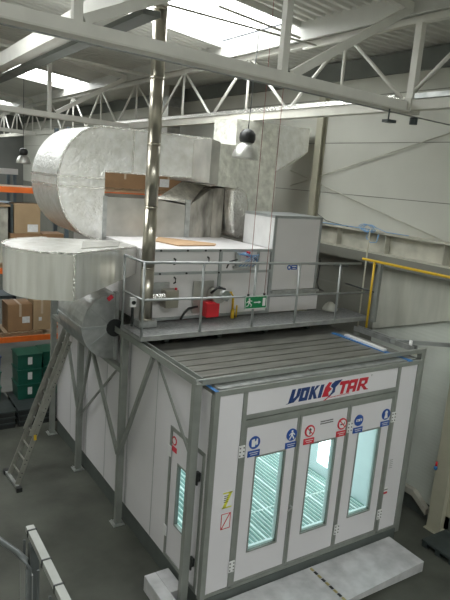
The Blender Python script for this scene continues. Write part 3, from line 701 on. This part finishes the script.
# ------------------------------------------------------------------ ducts
co_y = -5.8773
YU0, YU1 = 4.30, 6.0
KQ = (YU0-co_y)/(3.62-co_y)
def q(x, z): return (-3.8318+(x+3.8318)*KQ, max(6.0608+(z-6.0608)*KQ, ZA+.003 if x > .0 else 0))
U = thing('return_duct', (.5, 4.9, ZA), 'big foil covered duct loop bending back on itself above the air unit', 'air duct')
cx, cz = -.17, 5.79
arc = [(cx+.80*math.cos(a), cz+.945*math.sin(a)) for a in [PI/2+PI*k/28 for k in range(29)]]
arc = [q(x, z) for x, z in arc]
m = MB(); m.prism([(x, YU0, z) for x, z in arc[::-1]], (0, YU1-YU0, 0), smooth=True)
bend = m.build('bend', 'foil', U)
ccx, ccz = q(cx, cz)
m = MB()
for z in (5.72, 5.88):
    xl_, zz = q(-.96, z); xr_ = q(-.17, z)[0]
    m.box(xl_, xr_, YU0-.012, YU0, zz-.018, zz+.018); m.box(xl_-.02, xl_+.01, YU0-.012, YU1, zz-.025, zz+.025)
m.build('joint_tape', 'foil_tape', bend)
m = MB()
for A_, B_ in zip(arc, arc[1:]):
    sc = lambda p, f: (ccx+(p[0]-ccx)*f, ccz+(p[1]-ccz)*f)
    a1, b1 = sc(A_, 1.01), sc(B_, 1.01); a0, b0 = sc(A_, .975), sc(B_, .975)
    m.hexa([(a0[0], YU0-.01, a0[1]), (b0[0], YU0-.01, b0[1]), (b0[0], YU0+.05, b0[1]), (a0[0], YU0+.05, a0[1]), (a1[0], YU0-.01, a1[1]), (b1[0], YU0-.01, b1[1]), (b1[0], YU0+.05, b1[1]), (a1[0], YU0+.05, a1[1])])
m.build('edge_tape', 'foil_tape', bend)
def qbox(m, x0, x1, y0, y1, z0, z1):
    a, c = q(x0, z0); b, d = q(x1, z1); m.box(a, b, y0, y1, c, d)
m = MB(); qbox(m, -.17, 1.86, YU0, YU1, 6.0, 6.735); m.build('upper_run', 'foil', U)
m = MB(); qbox(m, .30, .34, YU0-.008, YU0, 6.0, 6.735); qbox(m, -.17, 1.86, YU0-.01, YU0+.02, 6.71, 6.745); qbox(m, -.17, 1.86, YU0-.01, YU0+.02, 5.99, 6.015); m.build('seam_tape', 'foil_tape', U)
m = MB(); qbox(m, -.17, 1.40, YU0, YU1, 4.83, 5.58); m.build('lower_run', 'sheet', U)
m = MB(); qbox(m, 1.40, 1.50, YU0-.02, YU1, 4.83, 5.60); m.build('flange', 'galv', U)
m = MB(); qbox(m, -.19, -.12, YU0-.02, YU0, 4.83, 5.60); m.build('flange', 'galv', U)
def q3(x, y, z): a = q(x, z); return (a[0], y, a[1])
m = MB(); m.hexa([q3(.80,YU0,5.58),q3(1.46,YU0,5.50),q3(2.08,YU0+.5,5.58),q3(1.55,YU0+.5,5.58),q3(.81,YU0,5.60),q3(1.46,YU0,5.53),q3(2.08,YU0+.5,5.90),q3(1.55,YU0+.5,5.92)]); m.build('sloped_cover', 'foil_soft', U)
m = MB(); m.prism([q3(1.50,YU0+.02,4.8), q3(1.98,YU0+.02,4.8), q3(1.98,YU0+.02,5.82), q3(1.88,YU0+.02,5.78), q3(1.50,YU0+.02,5.50)], (0, 1.2, 0)); m.build('transition', 'sheet_stained', U)
m = MB(); m.prism([q3(1.98,YU0,4.8), q3(2.22,YU0,4.8), q3(2.22,YU0,5.86), q3(1.98,YU0,5.84)], (0, 1.2, 0)); m.build('collar', 'sheet_stained', U)
lob = [(2.23, 5.88), (2.38, 5.90), (2.52, 5.86), (2.62, 5.78), (2.68, 5.6), (2.68, 5.4), (2.66, 5.1), (2.62, 4.8), (2.42, 4.8), (2.32, 5.0), (2.26, 5.25), (2.235, 5.5)]
m = MB(); m.prism([q3(x, YU0-.25, z) for x, z in lob], (0, .9, 0), smooth=True); m.build('elbow', 'foil_tape', U, .10)
m = MB(); m.prism([q3(1.87, YU0, 6.0), q3(2.13, YU0+.12, 5.96), q3(2.13, YU1, 5.96), q3(1.87, YU1, 6.0)], (0, 0, .77)); m.build('chamfer', 'sheet', U)
m = MB(); m.prism([q3(2.14, YU0+.12, 5.95), q3(2.5, YU0+.10, 5.95), q3(2.62, YU0+.18, 5.95), q3(2.62, YU1-.3, 5.95), q3(2.14, YU1-.3, 5.95)], (0, 0, .78)); m.build('upper_elbow', 'foil_wr', U)

R2 = thing('supply_riser', (3.2, 4.6, ZA), 'wrinkled foil riser duct going up behind the tall white cabinet', 'air duct')
m = MB(); m.prism([(1.87, 3.62, 5.93), (2.16, 3.78, 5.90), (2.16, 5.1, 5.90), (1.87, 5.2, 5.93)], (0, 0, .80)); m.build('chamfer', 'sheet', U)
m = MB(); m.prism([(2.17, 3.80, 5.88), (2.72, 3.95, 5.86), (2.95, 4.4, 5.86), (2.95, 5.2, 5.86), (2.17, 5.2, 5.88)], (0, 0, .80)); m.build('upper_elbow', 'foil_wr', U)
m = MB(); m.prism([(2.97, 4.5, ZA+.002), (4.02, 4.5, ZA+.002), (4.12, 4.5, 5.8), (4.05, 4.5, 6.25), (4.05, 4.5, 7.25), (2.97, 4.5, 7.25)], (0, .9, 0)); m.build('riser', 'foil_wr', R2)
m = MB(); m.prism([(4.06, 4.5, 6.25), (4.92, 4.5, 6.75), (4.92, 4.5, 7.25), (4.06, 4.5, 7.25)], (0, .85, 0)); m.build('branch', 'foil', R2)
m = MB(); m.bar((4.05, 4.49, 6.25), (4.92, 4.49, 6.75), .03, .03); m.build('edge_tape', 'foil_tape', R2)

E2 = thing('inlet_elbow', (-.8, 3, 4.15), 'flat wide foil covered elbow duct with rounded end left of the air unit', 'air duct')
pl = [(.12, 2.86), (-1.15, 2.14)]
for k in range(1, 15):
    a = math.radians(238+ (92-238)*k/14); pl.append((-1.0+.92*math.cos(a)*1.0, 3.03+.95*math.sin(a)))
pl += [(.12, 3.6)]
zb = lambda x: 4.15 + max(0, (x+1.15)/1.27)*.24
bmv = MB(); A_ = [bmv.bm.verts.new((x, y, zb(x))) for x, y in pl]; B_ = [bmv.bm.verts.new((x, y, 4.84)) for x, y in pl]
bmv._f(A_[::-1]); bmv._f(B_)
for k in range(len(pl)):
    f = bmv._f([A_[k], A_[(k+1)%len(pl)], B_[(k+1)%len(pl)], B_[k]])
bmv.build('casing', 'foil_band', E2)
m = MB()
for (xa, ya), (xb, yb) in zip(pl[:-2], pl[1:-1]): m.bar((xa, ya, 4.835), (xb, yb, 4.835), .035, .03)
m.bar((-1.16, 2.13, 4.16), (-1.16, 2.13, 4.84), .03, .03); m.build('edge_tape', 'foil_tape', E2)
m = MB(); m.prism([(-.9, 2.6, 4.842), (-.2, 2.85, 4.842), (.05, 3.4, 4.842), (-.6, 3.4, 4.842)], (0, 0, .012)); m.build('top_patch', 'sheet', E2)

# bare metal exhaust elbow by the frame corner
H = thing('exhaust_elbow', (-.4, 3.6, 2.85), 'bare metal half round exhaust elbow below the foil duct at the booth corner', 'air duct')
cx, cz, r = -.16, 3.48, .565; y0, y1 = 2.98, 4.25
arc = [(cx+r*math.cos(a), cz+r*math.sin(a)) for a in [PI/2+PI*k/16 for k in range(17)]]
m = MB(); m.prism([(x, y0, z) for x, z in arc[::-1]], (0, y1-y0, 0)); m.build('casing', 'galv', H)
m = MB(); m.box(cx-r, cx-.02, y0-.015, y0, cz-.022, cz+.022); m.bar((cx-.1, y0-.006, cz-.05), (cx-.42, y0-.006, cz-.30), .012, .012); m.bar((cx-.12, y0-.006, cz+.06), (cx-.42, y0-.006, cz+.32), .012, .012); m.box(cx-r-.015, cx-r+.01, y0-.015, y1, cz-.025, cz+.025); m.build('seam', 'alu', H)
m = MB()
m.tube([(cx-.0, y0-.03, cz-.02), (cx-.0, y0+.02, cz-.02)], .15, 18); m.build('collar', 'black', H)
m = MB(); m.box(cx-.005, cx+.06, y0-.02, y0+.1, cz-r-.02, cz+r+.02); m.build('flange', 'galv_dull', H)
m = MB(); m.bar((cx-.06, y0-.005, cz+r*.93), (cx-.14, y0-.005, cz+r*.82), .012, .07); m.build('red_mark', 'sign_red', H)

VD = thing('vertical_duct', (4.75, 10.9, 6.2), 'pale banded vertical duct far back behind the lattice girder, right of the flue pipe', 'air duct')
for k in range(9):
    m = MB(); m.box(4.5, 4.95, 10.7, 11.1, 5.94+.3*k, 6.23+.3*k+(.02 if k == 8 else 0)); m.build('duct_section', 'galv' if k % 2 else 'sheet', VD)

# ------------------------------------------------------------------ lamps
def bay_lamp(x, y, z, cord_top, label, s=1.0):
    t = thing('high_bay_lamp', (x, y, z), label, 'lamp', None)
    m = MB(); m.lathe([(.20*s, 0), (.205*s, .02*s), (.19*s, .10*s), (.145*s, .19*s), (.09*s, .235*s), (.085*s, .24*s), (.14*s, .18*s), (.18*s, .09*s), (.195*s, .01*s)], (x, y, z), 24); m.build('shade', 'lampglass', t)
    m = MB(); m.lathe([(.085*s, .235*s), (.11*s, .25*s), (.125*s, .30*s), (.12*s, .37*s), (.08*s, .42*s), (.03*s, .44*s)], (x, y, z), 18); m.build('housing', 'black', t)
    m = MB(); m.tube([(x, y, z+.43*s), (x, y, cord_top)], .01, 6); m.build('hanger', 'dark_pipe', t)
bay_lamp(2.42, 3.30, 6.42, 8.95, 'silver high bay lamp hanging in front of the foil riser duct', 1.22)
[o for o in COL.objects if o.name == 'high_bay_lamp'][0].rotation_euler = (0, math.radians(2), 0)
bay_lamp(.55, 12, 6.0, 9.1, 'small silver high bay lamp far back at the left')
FL = thing('floodlight', (3.08, .52, 7.05), 'small dark floodlight hanging under the front roof beam at the right', 'floodlight')
m = MB(); m.box(2.99, 3.17, .46, .58, 7.05, 7.09); m.build('head', 'blackish', FL)
m = MB(); m.tube([(3.06, .52, 7.09), (3.06, .52, 7.245)], .012, 6); m.build('bracket', 'blackish', FL)

# ------------------------------------------------------------------ ramp and step
RP = thing('entry_ramp', (2, -.4, 0), 'worn white ramp in front of the glazed doors', 'ramp')
m = MB()
m.hexa([(-.05,-.92,.10),(2.0,-.92,.13),(2.0,-.05,.0),(-.05,-.05,.0),(-.05,-.92,.185),(2.0,-.86,.19),(2.0,-.05,.205),(-.05,-.05,.205)])
m.hexa([(2.003,-.86,.11),(3.79,-.79,.02),(3.79,-.05,.0),(2.003,-.05,.0),(2.003,-.86,.19),(3.79,-.79,.20),(3.79,-.05,.205),(2.003,-.05,.205)])
m.build('ramp_plate', 'ramp', RP)
m = MB(); m.box(.1, 3.7, -.3, -.1, 0, .01); m.build('footing', 'plinth', RP)
m = MB()
for k in range(9):
    y = -.08-.088*k; m.mi = k % 2
    m.hexa([(1.955,y-.07,.207-.012*k/9),(2.0,y-.07,.207-.012*k/9),(2.0,y,.208-.012*k/9),(1.955,y,.208-.012*k/9),(1.955,y-.07,.211-.012*k/9),(2.0,y-.07,.211-.012*k/9),(2.0,y,.212-.012*k/9),(1.955,y,.212-.012*k/9)])
m.build('hazard_tape', ['tape_hazard', 'ink'], RP)
m = MB(); m.box(-.42, -.235, -.05, .88, .0, .25); m.box(-.235, -.02, .39, .88, 0, .25)
tag(m.build('step_block', 'ramp', None, .01), 'white step block on the floor below the narrow side door', 'step')

# ------------------------------------------------------------------ ladder
LD = thing('ladder', (-1.0, 4.8, 0), 'aluminium extension ladder leaning against the booth frame', 'ladder')
def lerp(a, b, t): return tuple(a[i]+(b[i]-a[i])*t for i in range(3))
n0, n1 = (-1.37, 4.50, .07), (-.24, 4.82, 2.92)
f0, f1 = (-1.40, 4.98, .07), (-.24, 5.17, 2.92)
for a, b in ((n0, n1), (f0, f1)):
    m = MB(); m.bar(a, lerp(a, b, .93), .028, .085, up=(1,0,0)); m.build('rail', 'ladder', LD)
sh = V((.055, 0, -.02))
for a, b, dy in ((n0, n1, .04), (f0, f1, -.04)):
    p, q = V(lerp(a, b, .30)), V(lerp(a, b, 1.0))
    d = V((-.06, dy, .02)); m = MB(); m.bar(p+d, q+d, .026, .075, up=(1,0,0)); m.build('upper_rail', 'ladder', LD)
for k in range(11):
    t_ = .06+.083*k
    m = MB(); m.tube([lerp(n0, n1, t_), lerp(f0, f1, t_)], .017, 8); m.build('rung', 'ladder', LD)
m = MB()
for k in range(11):
    p = V(lerp(n0, n1, .06+.083*k))
    for dx in (-.018, .018): m.tube([(p.x+dx, p.y-.022, p.z+dx*2), (p.x+dx, p.y-.01, p.z+dx*2)], .011, 6)
m.build('rivet', 'black', LD)
m = MB(); m.bar((-1.375, 4.36, .05), (-1.44, 5.13, .05), .06, .05); m.build('stabiliser_bar', 'galv_dull', LD)
for p in ((-1.375, 4.36), (-1.44, 5.13)):
    m = MB(); m.box(p[0]-.05, p[0]+.05, p[1]-.05, p[1]+.05, 0, .085); m.build('rubber_foot', 'black', LD)
p = V(lerp(n0, n1, .30)); m = MB(); m.box(p.x-.02, p.x+.03, p.y-.024, p.y-.016, p.z-.05, p.z+.06); m.build('yellow_sticker', 'yellow', LD)

# ------------------------------------------------------------------ pallet racking behind
YK = 9.3
RK = thing('pallet_rack', (1.5, YK+.5, 0), 'orange and dark pallet rack full of cartons behind the booth', 'rack')
for x in (-2.6, 1.0, 4.6):
    for y in (YK, YK+1.0):
        m = MB(); m.box(x-.05, x+.05, y-.05, y+.05, 0, 7.0); m.build('upright', 'rack_post', RK)
for z in (1.58, 3.40, 5.43):
    for x0, x1 in ((-2.55, .95), (1.05, 4.55)):
        m = MB(); m.box(x0, x1, YK-.03, YK+1.02, z-.03, z); m.build('shade_board', 'wood', RK)  # decking added to cast shade on the levels below
    for y in (YK-.06, YK+1.04):
        m = MB(); m.box(-2.55, .95, y-.025, y+.025, z-.14, z); m.build('beam', 'orange', RK)
        m = MB(); m.box(1.05, 4.55, y-.025, y+.025, z-.14, z); m.build('beam', 'orange', RK)
m = MB()
for x in (-2.6, 1.0, 4.6):
    for z in (.4, 1.4, 2.4, 3.4, 4.4, 5.4): m.bar((x, YK, z), (x, YK+1.0, z+.9), .03, .03)
m.build('lattice', 'rack_post', RK)

def pallet(x0, x1, y0, z, label):
    t = thing('wood_pallet', ((x0+x1)/2, y0+.5, z), label, 'pallet', None)
    m = MB()
    for y in (y0+.02, y0+.45, y0+.88): m.box(x0, x1, y, y+.1, z+.0, z+.09)
    m.build('bearer', 'wood', t)
    n = 6; w = (x1-x0)/n
    for k in range(n):
        m = MB(); m.box(x0+k*w+.01, x0+(k+1)*w-.05, y0-.02, y0+1.0, z+.09, z+.112); m.build('slat', 'wood', t)
    return t
def carton(x0, x1, y0, y1, z0, z1, label, mt='carton', tape=True, lab=None, grp=None):
    t = thing('carton', ((x0+x1)/2, (y0+y1)/2, z0), label, 'carton', grp)
    m = MB(); m.box(x0, x1, y0, y1, z0, z1); m.build('body', mt, t, .008)
    if tape:
        c = (x0+x1)/2; m = MB(); m.box(c-.03, c+.03, y0-.003, y1, z1, z1+.003); m.box(c-.03, c+.03, y0-.003, y0, z0+(z1-z0)*.55, z1); m.build('tape', 'carton_tape', t)
    if lab:
        u, v, w, h = lab; m = MB(); m.box(x0+u, x0+u+w, y0-.004, y0, z0+v, z0+v+h); m.build('label', 'paper', t)
    return t
pallet(-1.45, -.62, YK-.05, 1.585, 'wooden pallet at the left edge on the lower orange beam')
pallet(-.60, .40, YK-.05, 1.585, 'wooden pallet under the labelled brown carton on the lower orange beam')
carton(-.48, .14, YK+.0, YK+.7, 1.70, 2.42, 'brown carton with white label on the lower rack level', 'carton', True, (.36, .22, .19, .17))
carton(.17, .62, YK+.02, YK+.6, 1.70, 2.50, 'second brown carton beside the grey frame post on the lower rack level', 'carton_light', True, (.14, .25, .08, .1))
m = MB(); m.prism([(-1.2, YK+.1, 1.70), (-.72, YK+.1, 1.70), (-.66, YK+.1, 2.7), (-1.2, YK+.1, 2.8)], (0, .7, 0))
tag(m.build('wrapped_load', 'plastic_wrap'), 'stretch wrapped load at the left edge on the lower rack level', 'wrapped goods')
pallet(-.50, .60, YK-.05, 3.405, 'wooden pallet behind the foil elbow on the middle rack level')
pallet(-1.7, -.55, YK-.05, 3.405, 'wooden pallet under the wrapped goods at the left edge, middle rack level')
carton(-.42, .36, YK+.0, YK+.6, 3.52, 4.27, 'wide low brown carton under the big tan carton', 'carton', False)
carton(.39, .95, YK+.05, YK+.6, 3.52, 4.27, 'brown carton partly behind the round duct bend on the middle rack level', 'carton', False)
carton(-.33, .32, YK+.0, YK+.55, 4.275, 5.02, 'big tan carton with white label seen left of the round duct bend', 'carton_light', False, (.33, .04, .26, .19))
c_ = MB(); c_.prism([(-.40, YK+.02, 4.275), (-.35, YK+.02, 4.275), (-.35, YK+.02, 5.0), (-.42, YK+.02, 5.0)], (0, .4, 0))
tag(c_.build('cardboard_flap', 'blackish'), 'dark sheet standing against the left side of the big tan carton', 'sheet')
WL = thing('wrapped_load', (-1.0, YK+.3, 3.52), 'tall stretch wrapped load at the left edge on the middle rack level', 'wrapped goods')
m = MB(); m.box(-1.5, -.47, YK+.05, YK+.8, 3.52, 4.93); m.build('load', 'plastic_wrap', WL)
m = MB(); m.box(-1.55, -.42, YK+.0, YK+.85, 4.93, 4.98); m.build('cardboard_lid', 'carton_light', WL)
pallet(1.75, 3.35, YK-.05, 5.435, 'wooden pallet seen between the two runs of the duct loop')
carton(1.95, 3.25, YK+.0, YK+.8, 5.552, 6.0, 'flat brown carton seen between the two runs of the duct loop', 'carton', True)
pallet(3.45, 4.5, YK-.05, 5.435, 'wooden pallet right of the flue pipe on the top rack level')
carton(3.50, 4.35, YK+.0, YK+.7, 5.55, 6.0, 'brown carton right of the flue pipe below the duct run', 'carton', True, (.15, .1, .3, .22))
carton(3.50, 4.35, YK+.05, YK+.7, 6.005, 6.55, 'middle brown carton in the stack right of the flue pipe', 'carton', True)
carton(3.50, 4.30, YK+.05, YK+.7, 6.555, 7.10, 'topmost brown carton peeking over the foil duct beside the flue pipe', 'carton', True)
# farther rack
FR = thing('storage_rack', (-.4, 14.3, 0), 'far dark storage rack with a pale top beam, seen above the orange beam at left', 'rack')
m = MB(); m.box(-2.2, .9, 14.1, 14.2, 5.62, 5.80); m.build('top_beam', 'white', FR)
for x in (-2.1, -.95, .8):
    for y in (14.1, 15.0): m = MB(); m.box(x-.05, x+.05, y, y+.08, 0, 5.62); m.build('upright', 'rack_post', FR)
for z in (1.5, 3.2, 4.6): m = MB(); m.box(-2.15, .85, 14.1, 15.08, z, z+.1); m.build('shelf', 'rack_post', FR)

# green bins on dark pallets
def bin_(x, y, z, w, label, mt='green', lab=True):
    t = thing('plastic_bin', (x+w/2, y+.3, z), label, 'bin', None)
    m = MB(); m.hexa([(x+.02,y+.02,z),(x+w-.02,y+.02,z),(x+w-.02,y+.58,z),(x+.02,y+.58,z),(x,y,z+.36),(x+w,y,z+.36),(x+w,y+.6,z+.36),(x,y+.6,z+.36)]); m.build('body', mt, t)
    m = MB(); m.box(x-.012, x+w+.012, y-.012, y+.612, z+.345, z+.375); m.build('lid', mt, t)
    if lab:
        m = MB(); m.box(x+w*.5-.05, x+w*.5+.05, y-.006, y+.004, z+.12, z+.30); m.build('label', 'paper', t)
BY = 7.75
names = ['bottom', 'middle', 'top']
for i, z in enumerate((.42, .80, 1.18)):
    bin_(-.60, BY, z, .58, 'green plastic bin, %s of the stack left of the ladder' % names[i])
    bin_(.02, BY+.1, z, .50, 'green plastic bin, %s of the stack behind the ladder' % names[i])
for i, z in enumerate((.42, .80)):
    bin_(-1.45, BY+.05, z, .48, 'green plastic bin at the left photo edge, %s one' % ('lower' if i == 0 else 'upper'))
bin_(-1.45, BY+.05, 1.18, .48, 'navy plastic bin on top of the green bins at the left photo edge', 'navy', False)
k_ = 0
for x0, x1 in ((-2.1, -.78), (-.72, .5)):
    for lv in range(3):
        nm = ('bottom', 'middle', 'top')[lv]; z = lv*.14
        t = thing('plastic_pallet', ((x0+x1)/2, 7.7, z), 'black plastic pallet, %s of the stack under the bins %s' % (nm, 'at the left edge' if x0 < -1 else 'behind the ladder'), 'pallet')
        m = MB(); m.box(x0, x1, 7.15, 8.4, z+.10, z+.135); m.build('top_deck', 'blackish', t)
        m = MB()
        for y in (7.16, 7.7, 8.25): m.box(x0+.02, x1-.02, y, y+.12, z, z+.10)
        m.build('runner', 'black', t)

# ------------------------------------------------------------------ near stair rail, bottom left
NR = thing('stair_handrail', (-3, -2.6, 0), 'dark round stair handrail in the bottom left corner', 'handrail')
m = MB(); m.tube([(-3.36, -1.63, 3.62), (-3.02, -2.46, 3.605), (-2.985, -2.54, 3.59), (-2.975, -2.565, 3.54), (-2.975, -2.57, .012)], .02, 10); m.build('rail', 'dark_pipe', NR)
m = MB(); m.box(-3.06, -2.90, -2.64, -2.48, 0, .012); m.build('base_plate', 'dark_pipe', NR)
m = MB(); m.tube([(-3.38, -1.70, 3.80), (-3.30, -1.72, 1.6)], .008, 6); m.build('wire', 'dark_pipe', NR)
NB = thing('guard_beam', (-2.88, -2.8, 0), 'white channel beam on legs at the bottom left beside the dark handrail', 'guard rail')
m = MB(); m.box(-2.90, -2.848, -3.9, -2.19, 3.555, 3.60); m.build('channel', 'guard', NB)
for y in (-2.25, -2.60, -2.86, -3.1, -3.4):
    m = MB(); m.box(-2.906, -2.842, y-.005, y+.005, 3.549, 3.605); m.build('strap', 'black', NB)
    m = MB(); m.bar((-2.925, y, 3.54), (-2.925, y, 3.1), .014, .014); m.build('strap_tail', 'dark_pipe', NB)
for y in (-2.32, -3.6):
    m = MB(); m.box(-2.91, -2.85, y-.03, y+.03, 0, 3.54); m.build('leg', 'dark_pipe', NB)
m = MB(); m.box(-2.955, -2.935, -2.52, -2.26, 3.05, 3.45); m.build('side_plate', 'galv_dull', NB)

GROUPS = {'roof_truss': 'roof trusses', 'carton': 'cartons on the rack', 'wood_pallet': 'wooden pallets on the rack', 'plastic_bin': 'plastic bins by the ladder',
          'plastic_pallet': 'plastic pallets', 'high_bay_lamp': 'high bay lamps', 'steel_column': 'wall columns', 'bracing_rod': 'wall bracing rods',
          'tie_rod': 'roof tie rods', 'cable_tray': 'cable trays on the girder', 'wrapped_load': 'wrapped loads on the rack'}
for o in list(COL.objects):
    if o.parent is None and o.name.split('.')[0] in GROUPS: o['group'] = GROUPS[o.name.split('.')[0]]
# ------------------------------------------------------------------ light
w = bpy.data.worlds.new('World'); S.world = w; w.use_nodes = True
bg = w.node_tree.nodes['Background']; bg.inputs[0].default_value = (.75, .8, .85, 1); bg.inputs[1].default_value = .6

# ------------------------------------------------------------------ camera
cam = bpy.data.cameras.new('Camera'); co = bpy.data.objects.new('Camera', cam); COL.objects.link(co); S.camera = co
yaw, pitch, roll = -.5829, -.2076, .0781
cy, sy, cp, sp = math.cos(yaw), math.sin(yaw), math.cos(pitch), math.sin(pitch)
fwd = V((-sy*cp, cy*cp, sp)); right = V((cy, sy, 0)); up = right.cross(fwd)
r_ = right*math.cos(roll)+up*math.sin(roll); u_ = -right*math.sin(roll)+up*math.cos(roll)
mx = Matrix((r_, u_, -fwd)).transposed().to_4x4(); mx.translation = V((-3.8318, -5.8773, 6.0608)); co.matrix_world = mx
cam.sensor_fit = 'HORIZONTAL'; cam.sensor_width = 36; cam.lens = 581.3*36/450; cam.clip_end = 200

vs = S.view_settings; vs.view_transform = 'Standard'; vs.look = 'None'; vs.exposure = 0.0; vs.gamma = 1.0; vs.use_curve_mapping = False
S.cycles.max_bounces = 8; S.cycles.diffuse_bounces = 5; S.cycles.glossy_bounces = 4
S.cycles.use_denoising = True
S.cycles.sample_clamp_indirect = 6
